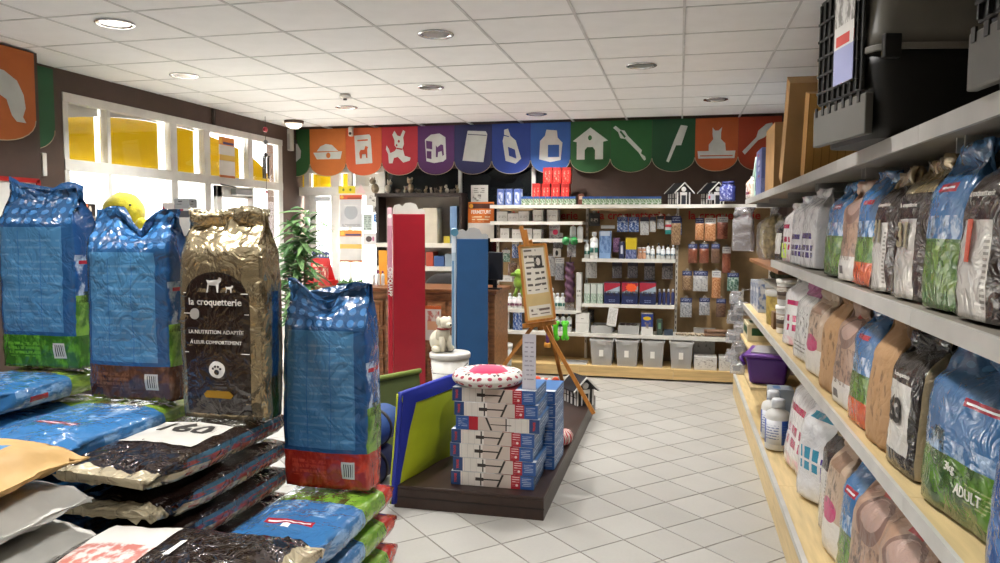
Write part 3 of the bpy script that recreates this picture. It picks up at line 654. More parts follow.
# column under the far-left sack, column under the brown-foot sack, brown column, red column
g = 'blue and green lying sacks'
PALZ = .144
def tops(z, d, n): return [z-d*k for k in range(n)]
stack('lying_pet_food_sack', -2.86, 2.72, .42, .82, tops(.95, .135, 6), .135, L_BG, 0, ['blue and green lying sack directly under the far left sack', 'blue and green lying sack second from top at far left', 'blue and green lying sack low in the hidden far left stack'], group=g, seed=20)
stack('lying_pet_food_sack', -2.245, 2.5, .43, .92, tops(.88, .145, 5), .145, L_BG, 0, ['blue and green lying sack under the tall sack with brown foot', 'blue and green lying sack low in the hidden second stack'], group=g, seed=30)
stack('lying_pet_food_sack', -1.80, 2.5, .38, .88, tops(.84, .116, 6), .116, L_BR, 0, ['brown foil lying sack with white number label under the gold sack', 'brown foil lying sack second from top below the gold sack', 'brown foil lying sack third from top below the gold sack', 'brown foil lying sack low in the hidden brown stack'],
      decals0=[('patch', -.15, .15, .36, .62, WLAB, .004), ('text', '160', .15, 0, .45, INK, .02, 180)], group='brown foil lying sacks', seed=41)
stack('lying_pet_food_sack', -1.362, 2.62, .385, .86, tops(.532, .13, 3), .13, L_BGR, 0, ['blue lying sack with green and red end on top under the red-foot sack', 'blue lying sack with green and red end second from top', 'blue lying sack with green and red end lowest of its stack'], group='blue green and red lying sacks', seed=52)
# near row: kraft and white sacks on the left, brown foil sack across the front
stack('lying_pet_food_sack', -2.16, 1.76, .44, .74, [.945], .12, L_KR, math.pi/2, ['kraft paper lying sack with blue printed badge at lower left'], group='sacks at the lower left corner', seed=61, topd=.12, belly=.12, crv=.006)
stack('lying_pet_food_sack', -2.13, 1.74, .45, .74, tops(.822, .128, 5), .125, L_WH, math.pi/2, ['plain white lying sack directly beneath the kraft paper sack', 'plain white lying sack lowest in view at lower left corner', 'plain white lying sack low in the hidden corner stack'], group='sacks at the lower left corner', seed=64, topd=.3, belly=.04, crv=.006)
stack('lying_pet_food_sack', -1.33, 1.79, .36, .72, [.715], .115, L_BR, -math.pi/2+.1, ['brown foil sack with white and red label lying across the front'], decals0=[('patch', -.14, .14, .08, .3, RLAB, .004), ('text', '1', .13, 0, .36, WINK, .02, -90)], head='far', group='brown foil lying sacks', seed=71)
stack('lying_pet_food_sack', -1.33, 1.79, .36, .72, tops(.60, .114, 4), .114, L_BR, -math.pi/2+.1, ['brown foil lying sack hidden below the front one'], group='brown foil lying sacks', seed=75)
# pallets
def pallet(x0, x1, y0, y1, label, h=.128):
    r = thing('wooden_pallet', label, 'pallet', ((x0+x1)/2, (y0+y1)/2, 0)); w, l = x1-x0, y1-y0
    for k in range(5):
        x = -w/2+.05+(w-.1)*k/4; MB().box(x-.045, x+.045, -l/2, l/2, h-.02, h).build('deck_board', PINE, r)
        if k in (0, 2, 4): MB().box(x-.045, x+.045, -l/2, l/2, 0, .018).build('bottom_board', PINE, r)
    for j in range(3):
        y = -l/2+.05+(l-.1)*j/2; MB().box(-w/2, w/2, y-.045, y+.045, h-.04, h-.02).build('stringer', PINE, r)
        for k in (0, 2, 4): x = -w/2+.05+(w-.1)*k/4; MB().box(x-.045, x+.045, y-.045, y+.045, .018, h-.04).build('block', PINE, r)
pallet(-3.1, -1.5, 2.05, 3.1, 'wooden pallet under the large stacks of sacks'); pallet(-2.5, -.95, 1.52, 1.98, 'wooden pallet under the front row of sacks')
pallet(-1.46, -1.16, 2.1, 3.05, 'narrow wooden pallet under the red ended sacks')
# ================================================================ RIGHT WALL SHELVING
BAYS = [(1.13, 2.2), (2.2, 3.27), (3.27, 4.34), (4.34, 5.41), (5.41, 6.5), (6.5, 7.6)]
DKP = P('dark_back_panel', '2b2826', .7); UNDER = P('taupe_shelf_metal', '8f887c', .5); SHW = P('shelf_grey_white', 'b4b2ad', .4, .1)
bn = ['nearest', 'second nearest', 'third nearest', 'fourth nearest', 'fifth nearest', 'farthest']
Z3, Z2, Z1 = .88, 1.388, 1.868
for k, (y0, y1) in enumerate(BAYS):
    r = thing('wall_shelving_bay', '%s bay of the grey wall shelving along the right side' % bn[k], 'shelving', (.85, (y0+y1)/2, 0), 0, 'right wall shelving bays')
    L = y1-y0; a, c = -L/2, L/2
    MB().box(.235, .255, a, c, .0, 2.0).build('back_panel', DKP, r)
    for y in (a+.012,): MB().box(.2, .235, y-.012, y+.012, 0, 2.0).build('upright', GREYM, r)
    fr = MB().box(-.32, -.30, a+.001, c-.001, 0, .165).build('base_front', BEECH, r)
    bt = MB().box(-.30, .235, a+.001, c-.001, .165, .188).build('base_shelf', BEECH, r)
    MB().box(-.32, -.297, a+.001, c-.001, .166, .196).build('price_rail', RAIL, bt)
    lev = [(Z3, BEECH, -.25), (Z2, UNDER, -.25), (Z1, UNDER, -.25)] if k < 4 else [(Z3, BEECH, -.25), (Z1, UNDER, -.25)]
    for z, m, xf_ in lev:
        s_ = MB().box(xf_+.012, .235, a+.001, c-.001, z-.03, z).build('shelf', m, r)
        MB().box(xf_, xf_+.012, a+.001, c-.001, z-.045, z+.002).build('price_rail', RAIL if z != Z1 else SHW, s_)
        for y in (a+.03, c-.03): MB().box(xf_+.1, .2, y-.004, y+.004, z-.07, z-.03).build('bracket', GREYM, s_)
    if k > 3:
        s_ = MB().box(-.2, .235, a+.001, c-.001, 1.29, 1.315).build('shelf', OAK, r)
        MB().box(-.02, .2, a+.02, a+.03, 1.24, 1.29).build('bracket', GREYM, s_)
# ---- printed small bags
def film(nm, base, layers, **kw):
    d = dict(rough=.24, coat=.5, bump=.24, bs=16, voro=True); d.update(kw); return P(nm, base, layers=layers, **d)
SKY = (('n', 'b9cbe0', -.1, 3, .42, .56, 6, .52), ('r', '42682a', -.1, 3, -.1, .42), ('n', '6c8c3a', -.1, 3, .1, .4, 5, .5), ('n', '233a17', .1, .6, .38, .56, 5, .55))
R_BLUE = film('blue_meadow_film', '3a6c9e', SKY+(('r', '9c2334', .28, .72, .7, .755), ('r', 'dfe3ea', .33, .67, .72, .733), ('d', '4c86bf', 0, 3, .86, 1.1, 8, 16, .1)))
R_BLUER = film('blue_meadow_orange_film', '3a6c9e', SKY+(('r', '9c2334', .28, .72, .7, .74), ('r', 'b5401c', -.1, 3, -.1, .2), ('n', 'd4622e', -.1, 3, -.1, .2, 7, .5)))
R_DKB = film('deep_blue_film', '1c4a86', (('n', '3a72b0', -1, 3, 0, 1, 4, .52), ('r', '9c2334', .3, .7, .7, .74)))
R_BRN = film('brown_number_film', '2a1c16', (('r', 'c9c6c0', .12, .72, -.1, .56), ('r', '9c8c6e', -.1, 3, .86, 1.1), ('b', '3a2a22', 0, 1, .56, .86, 22, .1), ('l', '8a8680', .62, .7, .05, .5, 30, .5, 5)), metal=.15)
R_GLD = film('gold_number_film', '9c8a66', (('r', '2a1c16', .02, .98, -.1, .74), ('r', 'c9c6c0', .1, .7, -.1, .56), ('n', '6e5c3e', 1, 3, 0, 1, 7, .55)), metal=.45)
R_WPU = film('white_purple_film', 'd3d3d6', (('r', '4b3a86', .1, .8, .36, .43), ('b', '4b3a86', .12, .88, .12, .28, 4, .75), ('r', 'd3d3d6', .1, .9, .19, .21), ('n', 'a9a9b2', -1, 3, .5, 1, 5, .58)))
R_WRD = film('white_magenta_film', 'dcd9d9', (('r', 'b01e55', .12, .72, .56, .63), ('b', 'b01e55', .15, .8, .2, .42, 3, .7), ('r', 'dcd9d9', .1, .85, .29, .33), ('n', 'd9a6b4', 0, 1, .0, .12, 5, .5)))
R_WSK = film('white_sketch_film', 'd6d4d2', (('r', 'b06a92', -1, 3, .82, 1.1), ('n', '4b4742', .2, .85, .3, .62, 14, .58), ('l', '8a867f', .15, .85, .1, .24, 20, .4)))
R_BGE = film('beige_pink_film', 'bfa68e', (('r', 'd8d3cb', -.1, 1, -.1, .3), ('e', 'bf2b6b', .42, .36, .36, .1), ('n', '4a4038', .2, .8, .4, .72, 11, .56), ('r', '8f6f58', .2, .8, .72, .84)), rough=.4)
R_BGD = film('beige_photo_film', 'a98872', (('r', 'd6d2cc', -.1, 1, -.1, .24), ('n', '5e463a', .1, .95, .2, .58, 8, .54), ('e', '7a5c50', .55, .72, .36, .16), ('e', 'a98c80', .55, .75, .28, .1), ('r', 'b03a34', .3, .55, .86, .9), ('r', '4a4440', .15, .4, .06, .14), ('n', '2e2824', .25, .5, .22, .5, 14, .52)), rough=.4)
R_KRF = P('kraft_paper_bag', 'b08a62', .7, layers=(('n', '6e5238', .2, .8, .2, .6, 6, .56), ('r', '8a6a48', 1, 3, 0, 1)), bump=.25, bs=12, voro=True)
R_BLK = film('black_number_film', '1c1613', (('r', 'cfccc6', .08, .8, .12, .62), ('b', '2e2420', 0, 1, .62, .96, 20, .1), ('r', '9c8c6e', 1, 1.36, -.1, 1.1)))
R_WBP = film('white_teal_violet_film', 'd8d8da', (('r', '2f8aa8', .1, .6, .78, .84), ('b', '2f8aa8', .08, .46, .28, .5, 6, .7), ('b', '4b2f86', .5, .9, .22, .44, 5, .7), ('r', 'd8d8da', 0, 1, .36, .385), ('n', 'b4b4b8', -1, 3, .5, 1, 5, .58)))
R_ADU = film('blue_adult_film', '3a6c9e', (('n', 'a9c0db', -.1, 3, .34, .46, 6, .5), ('r', '33551c', -.1, 3, -.1, .36), ('n', '5d8a2a', -.1, 3, .06, .36, 4, .5), ('n', '1e3414', .0, .35, .34, .5, 5, .5), ('r', '8f1f33', .5, .9, .68, .73), ('r', 'dfe3ea', .53, .87, .697, .71), ('l', '8fa05c', .62, .92, .14, .26, 40, .4), ('d', '4c86bf', 0, 3, .84, 1.1, 7, 14, .1)))
BGE2 = P('pale_badge', 'd9d6cf', .4)
def sbag(row, y, w, h, d, mat, label, rz=-84, x=.615, seed=0, dec=(), lean=.015, cr=.010, top0=.7, tilt=-.07, z=None, sealm=None, **kw):
    zz = {1: Z2+.003, 2: Z3+.003, 3: .199}[row] if z is None else z
    zz += abs(math.sin(tilt))*d*.5; y += .06; h *= 1.03; w *= (.93 if row == 3 else 1.)
    rzr = math.radians(rz)
    cx = x+abs(math.sin(rzr))*d*.55+abs(math.cos(rzr))*w*.5
    bg = Bag(w, d, h, seed, cr=cr, lean=lean, top0=top0, topd=.08, belly=.16, wave=.02, **kw)
    return make_bag('pet_food_bag', label, bg, mat, (cx, y, zz), rzr, decals=dec, group={1: 'small bags on the upper right shelf', 2: 'small bags on the middle right shelf', 3: 'small bags on the lowest right shelf'}[row], res=(16, 5, 28), tilt=(tilt, 0), sealmat=sealm)
GINK = P('olive_number_ink', '8f8468', .5); ORI = P('orange_red_ink', 'c4553c', .5)
# upper row
sbag(1, 5.3, .22, .27, .08, R_BLK, 'small dark pouch at the far end of upper right shelf', seed=101)
sbag(1, 4.93, .24, .35, .1, R_WRD, 'white and magenta pouch with lime sticker on upper right shelf', seed=102, dec=[('poly', [(-.1, .02), (.02, .02), (.02, .11), (-.1, .11)], P('lime_sticker', 'b5d327', .5), .005, 'price_sticker')])
sbag(1, 4.56, .28, .38, .1, R_WPU, 'white and purple cat food bag, farther of two on upper right shelf', seed=103)
sbag(1, 4.19, .28, .40, .11, R_WPU, 'white and purple cat food bag, nearer of two on upper right shelf', seed=104)
sbag(1, 3.82, .26, .35, .1, R_GLD, 'slim gold and brown bag tucked behind white and purple bags', seed=105, x=.74)
sbag(1, 3.48, .27, .395, .11, R_BLUE, 'blue meadow bag beside the white and purple bags', seed=106)
sbag(1, 3.17, .22, .38, .1, R_BGD, 'beige photo print bag between two blue bags on upper right shelf', seed=107)
sbag(1, 2.90, .22, .40, .1, R_BLUER, 'blue meadow bag with orange foot on upper right shelf', seed=108)
sbag(1, 2.65, .215, .385, .1, R_BRN, 'dark brown bag with olive number 31 beside orange footed bag', seed=109, dec=[('text', '31', .1, -.03, .19, GINK, .03), ('text', 'la croquetterie', .018, 0, .28, WINK)])
sbag(1, 2.36, .24, .40, .11, R_GLD, 'gold topped brown bag with number 31 on upper right shelf', seed=110, dec=[('text', '31', .1, -.03, .18, GINK, .03), ('text', 'la croquetterie', .018, -.01, .27, WINK)])
sbag(1, 2.075, .22, .41, .1, R_BLUE, 'large blue meadow bag near the right picture edge, upper shelf', seed=111)
sbag(1, 1.82, .23, .385, .11, R_BRN, 'dark brown bag with orange number 1 at right picture edge', seed=112, dec=[('text', '1', .13, -.03, .17, ORI, .03), ('text', 'la croquetterie', .02, 0, .28, WINK)])
sbag(1, 1.55, .22, .39, .1, R_BLUE, 'blue meadow bag just outside the right picture edge', seed=113)
# middle row
sbag(2, 4.78, .36, .42, .14, R_WRD, 'big white bag with magenta crosses on middle right shelf', seed=121, rz=-66)
sbag(2, 4.32, .33, .41, .13, R_WSK, 'white bag with pencil sketch and pink top on middle shelf', seed=122)
sbag(2, 3.9, .3, .40, .12, R_BGE, 'beige bag with pink circle on middle right shelf', seed=123)
sbag(2, 3.52, .26, .43, .12, R_KRF, 'kraft paper bag with folded top beside beige bag', seed=124, cr=.012, top0=.6)
sbag(2, 3.2, .25, .40, .1, R_BGD, 'beige photo print bag behind the blue one on middle shelf', seed=125)
sbag(2, 2.9, .24, .43, .11, R_BLUER, 'blue bag with orange foot on middle right shelf', seed=126)
sbag(2, 2.63, .23, .41, .1, R_KRF, 'kraft coloured bag next to the black number 63 bag', seed=127, cr=.012)
sbag(2, 2.37, .23, .40, .11, R_BLK, 'black bag with large number 63 on middle right shelf', seed=128, dec=[('text', '63', .1, -.02, .17, INK, .035), ('text', 'la croquetterie', .018, 0, .28, WINK)])
sbag(2, 1.96, .38, .405, .14, R_ADU, 'big blue and green ADULT bag at the lower right edge', seed=129, rz=-80, dec=[('text', 'ADULT', .036, .07, .085, WINK, .01), ('text', '3kg', .03, -.02, .125, WINK, .01)])
sbag(2, 1.55, .26, .4, .1, R_DKB, 'deep blue bag beside the ADULT bag at the picture edge', seed=130)
# lowest row
sbag(3, 4.5, .55, .56, .16, R_WRD, 'tall white bag with magenta print on lowest right shelf', seed=141, x=.61, tilt=-.14)
sbag(3, 3.98, .44, .52, .16, R_WBP, 'white bag with teal and violet print on lowest shelf', seed=142, x=.6, rz=-62)
sbag(3, 3.62, .22, .5, .12, R_BRN, 'narrow dark brown bag on lowest right shelf', seed=143, x=.64)
sbag(3, 3.37, .26, .5, .13, R_BGE, 'beige bag with pink circle on lowest right shelf', seed=144, x=.62)
sbag(3, 3.06, .26, .5, .13, R_BLUE, 'blue meadow bag on lowest shelf beside beige photo bags', seed=145, x=.62)
sbag(3, 2.74, .34, .53, .13, R_BGD, 'farther of two beige dog photo bags on lowest shelf', seed=146, x=.6)
sbag(3, 2.38, .34, .53, .13, R_BGD, 'nearer of two beige dog photo bags on lowest shelf', seed=147, x=.6)
sbag(3, 2.06, .27, .48, .13, R_BLUE, 'blue meadow bag nearest the camera on lowest shelf', seed=148, x=.62)
sbag(3, 1.76, .26, .46, .12, R_WPU, 'white and purple bag at the lower edge of lowest shelf', seed=149, x=.62)
# ---- pet carriers on the top shelf
def carrier(label, x, y, rz, sx=1.):
    r = thing('pet_carrier', label, 'pet carrier', (x, y, Z1+.004), rz, 'pet carriers on the top shelf')
    GR = P('grey_carrier_plastic', '7d7a72', .4); BK = P('black_carrier_plastic', '1d1d1c', .5)
    w, l, h0, h1 = .40*sx, .5, .22*sx, .46*sx
    # lower tub: length along +x, front (door) at x = 0
    def shell(z0, z1, w0, w1, l0, l1, n=24):
        b = MB()
        def sq(a, ww, ll):
            c, s = math.cos(a), math.sin(a); e = .3
            return (ll/2*math.copysign(abs(c)**e, c)+l/2, ww/2*math.copysign(abs(s)**e, s))
        b.grid(lambda u, v: (lambda q: (q[0], q[1], z0+(z1-z0)*v))(sq(2*math.pi*u, w0+(w1-w0)*v, l0+(l1-l0)*v)), n*2, 6, 0, True, True, None, True, True); return b
    shell(.0, h0, w*.86, w, l*.9, l).build('lower_tub', BK, r)
    shell(h0+.012, h1, w*1.0, w*.86, l, l*.9).build('upper_shell', GR, r)
    shell(h0-.004, h0+.014, w*1.05, w*1.05, l*1.03, l*1.03).build('rim', GR, r)
    pn = MB(); pn.box(-.012, .012, -w*.44, w*.44, .01, .115*sx); pn.build('front_panel', P('carrier_front_grey', '55544f', .45), r, bev=.004)
    for k in range(7): MB().box(-.015, -.01, -w*.36+k*w*.12, -w*.36+k*w*.12+.018, .095*sx, .122*sx).build('vent_slot', BK, r)
    d = MB().box(-.012, .002, -w*.36, w*.36, .125*sx, h1*.93).build('door_frame', BK, r, bev=.004)
    for k in range(8): yy = -w*.32+k*w*.64/7; MB().box(-.02, -.012, yy-.004, yy+.004, .13*sx, h1*.9).build('door_bar', BK, d)
    for k in range(5): zz = .16*sx+k*.05*sx; MB().box(-.022, -.014, -w*.34, w*.34, zz-.004, zz+.004).build('door_bar', BK, d)
    tg = MB().box(-.027, -.024, -.12*sx, .005, .16*sx, h1*.96, m=0).build('paper_tag', P('carrier_paper_tag', 'c9c7c2', .6, layers=(('r', '8f93b8', 0, 1, 0, .34), ('r', 'b5382e', .1, .8, .36, .46), ('n', '6e6a64', 0, 1, .55, 1, 5, .5))), r)
    for yy in (-w*.5, w*.5):
        MB().box(.02, .07, yy-.012, yy+.012, h0-.03, h0+.04).build('latch', BK, r, bev=.004)
        MB().box(l*.7, l*.7+.05, yy-.012, yy+.012, h0-.03, h0+.04).build('latch', BK, r, bev=.004)
    MB().tube([(l*.3, 0, h1), (l*.3, 0, h1+.03), (l*.4, 0, h1+.045), (l*.6, 0, h1+.045), (l*.7, 0, h1+.03), (l*.7, 0, h1)], .012).build('handle', BK, r)
    return r
carrier('grey and black pet carrier with paper tag on its door', .50, 2.68, .2, 1.16)
carrier('second grey and black pet carrier cut by right picture edge', .60, 1.58, .1, 1.1)
# ---- cardboard boxes and cartons on the top shelf
def carton(name, label, x0, x1, y0, y1, z, h, mat, cat='box', lean=0., axis='Y', flap=True, group=None, rz=0.):
    r = thing(name, label, cat, ((x0+x1)/2, (y0+y1)/2, z), rz, group); w, d = (x1-x0), (y1-y0)
    o = MB().box(-w/2, w/2, -d/2, d/2, 0, h)
    M = Matrix.Identity(4)
    if lean: M = Matrix.Rotation(lean, 4, 'X'); dz = abs(math.sin(lean))*d/2; M = Matrix.Translation((0, 0, dz)) @ M
    o.xf(M); o.build('carton_body', mat, r, bev=.0015)
    if flap:
        MB().box(-.02, .02, -d/2+.001, d/2-.001, h, h+.0015).xf(M).build('tape', P('packing_tape', 'a9854f', .3), r)
    return r
carton('cardboard_box', 'upright kraft cardboard box beside the purple carton', .64, .96, 5.75, 6.3, Z1+.003, .48, KRAFT, flap=True)
carton('cardboard_box', 'tall leaning kraft cardboard box on top shelf', .63, 1.0, 5.2, 5.36, Z1+.003, .66, KRAFT, lean=.42)
carton('cardboard_box', 'flat wooden coloured panel box behind the pet carrier', .66, 1.02, 4.5, 4.64, Z1+.003, .46, P('ribbed_wood_box', 'c09048', .6, layers=(('b', '9c7030', 0, 1, 0, 1, 9, .12),)), lean=.24, flap=False)
carton('toy_carton', 'slim violet blue carton on the top shelf', .63, .87, 6.5, 6.94, Z1+.003, .38, P('violet_carton_print', '6d78b0', .4, layers=(('r', 'b03048', .25, .55, .86, .92), ('e', 'c9cce0', .5, .72, .2, .06), ('e', 'c9cce0', .5, .58, .2, .05), ('r', 'b03048', .4, .7, .4, .45), ('n', '8a94c4', 0, 1, 0, .35, 4, .5))), flap=False)
r = thing('plastic_house', 'pale mint plastic pet house at the end of top shelf', 'toy house', (.78, 7.2, Z1+.003)); MINT = P('mint_plastic', '9cc4b4', .45)
b = MB(); b.prism([(-.2, 0), (.2, 0), (.2, .22), (0, .34), (-.2, .22)], lambda x, y, t: (-.12+t, -x, y), .24); b.build('shell', MINT, r)
MB().prism(circ(0, .13, .07), lambda x, y, t: (-.122-t, -x, y), .004).build('opening', INK, r)
MB().prism([(-.23, .2), (0, .335), (.23, .2), (.23, .225), (0, .365), (-.23, .225)], lambda x, y, t: (-.135+t, -x, y), .27).build('roof', P('pale_roof_plastic', 'c9d8d0', .45), r)
make_bag('litter_bag', 'white bag with red print lying at the far end of top shelf', Bag(.2, .1, .22, 77, cr=.01), film('white_red_film', 'd6cfc4', (('n', 'b06a3a', 0, 1, .2, .8, 4, .52), ('r', '9c3430', .2, .8, .2, .32))), (.66, 7.52, Z1+.003), math.radians(-80), cat='bag')
make_bag('litter_bag', 'navy blue bag at the extreme far end of top shelf', Bag(.14, .1, .2, 79, cr=.01), film('navy_white_film', '39407e', (('n', '9aa0c8', 0, 1, .1, .9, 5, .54),)), (.46, 8.02, 1.87), math.radians(-30), cat='bag')
# ---- far bays: hay, tubs, bottles
HAY = P('dry_hay', 'cdb878', .85, var=.3, vs=30, bump=.9, bs=60, var2='8a784a'); HERB = P('dark_dried_herbs', '4a4c26', .8, var=.3, vs=25, bump=.9, bs=50, var2='23260f')
def haypack(label, x, y, z, rx, ry, rz_, m, seed, clear=True):
    r = thing('hay_sack', label, 'hay', (x, y, z), 0, 'hay packs in the far bays')
    MB().sph((0, 0, rz_*.98), rx, ry, rz_, 40, 28, 0, .22, 4.5, seed).build('hay_filling', m, r)
    if clear:
        bg = Bag(ry*2.3, rx*2.3, rz_*2.35, seed, cr=.012); bg.body(12, 5, 18).xf(Matrix.Rotation(-math.pi/2, 4, 'Z')).build('clear_bag', CLEARP, r)
    return r
haypack('big lump of yellow hay in clear sack on wooden shelf', .88, 6.15, 1.318, .12, .3, .2, HAY, 3)
haypack('smaller pale hay sack behind the big hay lump', .84, 7.36, 1.318, .12, .18, .2, HAY, 9)
for k in range(3): haypack('dark green dried herb pack, %s of three under the hay shelf' % ('nearest', 'middle one', 'farthest')[k], .84, 5.85+k*.4, 1.168, .1, .17, .06, HERB, 20+k, False)
sp_ = MB().box(.7, 1.0, 5.62, 7.0, 1.15, 1.162).build('rack_board', P('rack_board', '9c968a', .5)); tag(sp_, 'thin grey board carrying dried herb packs in the far bays', 'shelf board')
# plastic hay sack hanging at the very end
make_bag('plastic_sack', 'crumpled grey translucent sack hanging at the far shelf end', Bag(.2, .1, .42, 33, cr=.03, wave=.06), GLASS('grey_clear_plastic', (.75, .73, .75), .16, .2, .3, (.5, .48, .5)), (.6, 7.74, 1.38), math.radians(-28), cat='sack')
def tub(name, label, x, y, z, r_, h, body, lid, lab=None, group=None, cat='tub', n=20, sq=1.):
    t = thing(name, label, cat, (x, y, z), 0, group)
    MB().lathe([(r_*.9, 0), (r_*.93, .004), (r_, h*.86), (r_*.98, h*.87)], n, sy=sq).build('tub_body', body, t)
    MB().lathe([(r_*1.06, h*.86), (r_*1.07, h*.9), (r_*1.06, h), (r_*.9, h*1.01), (0, h*1.01)], n, sy=sq).build('lid', lid, t)
    if lab: MB().lathe([(r_*.945, h*.2), (r_*1.0, h*.72)], n, sy=sq).xf(Matrix.Scale(1.01, 4)).build('paper_label', lab, t)
    return t
TW = P('tub_white', 'd6d4cf', .4); LABB = P('tub_label', '8a7a6a', .5, layers=(('r', '4a3a30', 0, 1, .3, .6), ('l', 'd9d4c8', 0, 1, .6, .9, 10, .5)))
z = Z3+.003
tub('treat_tub', 'white lidded treat tub standing upper of two beside magenta bag', .74, 5.5, z+.2, .085, .17, TW, WHITE, LABB, 'treat tubs'); tub('treat_tub', 'white lidded treat tub under another one on middle shelf', .74, 5.5, z, .085, .19, TW, WHITE, LABB, 'treat tubs')
tub('treat_tub', 'clear tub of yellow chews on middle right shelf', .76, 6.0, z, .12, .25, P('yellow_chews', 'b9a14e', .5, var=.3, vs=20, var2='7a6428'), MILKY, None, 'treat tubs', sq=1.4)
tub('treat_tub', 'clear tub with grey lid farther along the middle shelf', .8, 6.5, z, .11, .27, P('brown_chews', '8a7450', .5, var=.3, vs=20, var2='54442a'), MILKY, None, 'treat tubs', sq=1.4)
carton('treat_carton', 'brown treat carton between the clear tubs and jars', .66, .8, 5.68, 5.82, z, .12, P('brown_carton', '7a5a3a', .6))
WB = P('white_blue_pack_print', 'c9ccd2', .35, coat=.3, layers=(('n', '3b62a0', 0, 1, .1, .9, 5, .5), ('r', 'dfe1e4', .1, .9, .6, .75)))
for k in range(3): carton('litter_pack', 'white and blue pack, %s of three on the middle shelf end' % ('nearest', 'middle one', 'farthest')[k], .66, .86, 6.78+k*.26, 7.0+k*.26, z, .27-.015*k, WB, cat='pack', flap=False, group='white and blue packs')
carton('cream_carton', 'cream carton with green label low at the far shelf end', .6, .95, 7.0, 7.45, .6, .15, P('cream_green_print', 'cfc3a0', .6, layers=(('r', '1e4a2a', .1, .9, .35, .8),)), flap=False)
bd = MB().box(.58, 1.05, 6.4, 7.55, .575, .597).build('low_shelf_board', BEECH); tag(bd, 'short beech shelf board under the far end of middle shelf', 'shelf board')
# purple transport box on the low shelf
r = thing('purple_carry_box', 'purple plastic carry box with handle and lid', 'carry box', (.68, 5.98, .457), math.radians(-12)); PU = P('purple_plastic', '4f1f7a', .3)
MB().box(-.15, .15, -.22, .22, 0, .2, taper=.18).build('box_body', PU, r, bev=.02)
MB().box(-.165, .165, -.235, .235, .2, .225).build('lid', P('purple_lid', '6a3596', .3), r, bev=.01)
MB().box(-.12, .12, -.18, .18, .225, .235).build('lid_window', MILKY, r)
MB().tube([(-.17, -.1, .12), (-.2, -.1, .17), (-.2, .1, .17), (-.17, .1, .12)], .014).build('handle', PU, r)
bd2 = MB().box(.52, 1.05, 5.7, 6.26, .43, .452).build('low_shelf_board', BEECH); tag(bd2, 'short beech shelf board under the purple carry box', 'shelf board')
# bottles on the base shelf
def bottle(name, label, loc, r_, h, body, cap, lab=None, group=None, n=14, neck=.3, capr=.55, spray=False, cat='bottle'):
    t = thing(name, label, cat, loc, 0, group)
    MB().lathe([(r_*.92, 0), (r_, .006), (r_, h*.66), (r_*.9, h*.74), (r_*neck, h*.82), (r_*neck, h*.85)], n).build('bottle_body', body, t)
    if spray:
        b = MB().lathe([(r_*.4, h*.84), (r_*.4, h*.9), (r_*.3, h*.92), (r_*.3, h)], 8); b.box(-r_*1.1, r_*.5, -r_*.25, r_*.25, h*.93, h); b.build('spray_head', cap, t)
    else: MB().lathe([(r_*capr, h*.84), (r_*capr, h*.98), (r_*capr*.85, h), (0, h)], n).build('cap', cap, t)
    if lab: MB().lathe([(r_*1.015, h*.12), (r_*1.015, h*.6)], n).build('paper_label', lab, t)
    return t
LBL = P('bottle_label_blue', 'd9dbe0', .4, layers=(('b', '2b4fa0', 0, 1, 0, 1, 3, .4), ('l', '5a6a9a', 0, 1, .2, .8, 9, .4)))
for k, (x, y) in enumerate(((.63, 5.05), (.63, 5.3), (.8, 5.17))):
    bottle('cleaner_bottle', 'white bottle with blue stripes on base shelf, %s of three' % ('nearest', 'middle one', 'hindmost')[k], (x, y, .199), .075, .32, TW, P('bottle_cap_white', 'd4d7dc', .4), LBL, 'striped white bottles')
carton('narrow_carton', 'narrow grey carton behind striped bottles on base shelf', .62, .78, 5.44, 5.6, .199, .3, P('grey_blue_carton', '8e959c', .5, layers=(('r', '4a6a96', .2, .5, .2, .8),)), flap=False)
# clear hanging packs at the shelf end
CL2 = GLASS('clear_pack_film', (.92, .92, .94), .25, .1, .22, (.7, .7, .72))
for k in range(8):
    make_bag('clear_accessory_pack', 'clear accessory pack hanging at the far shelf end, number %s from the top' % ('one', 'two', 'three', 'four', 'five', 'six', 'seven', 'eight')[k], Bag(.13, .035, .13, 200+k, cr=.012), CL2, (.545+.05*(k % 2)-.004*k, 7.70-.1*(k % 2), .86-k*.095), math.radians(-40+18*(k % 3)), cat='pack', res=(8, 3, 10), part='clear_film', group='clear packs on the strip',
             decals=[('poly', [(-.035, .03), (.03, .03), (.03, .075), (-.035, .075)], P('pack_insert', '8f8f92', .5), .004, 'insert_card')])

cs = thing('clip_strip', 'clear hanging strip holding accessory packs at the far shelf end', 'hanging strip', (.60, 7.64, .1)); MB().box(-.012, .012, -.003, .003, 0, .92).build('strip', CLEARP, cs); MB().tube([(0, 0, .9), (.1, -.05, .93), (.25, -.06, .93)], .004).build('hook', CHROME, cs)
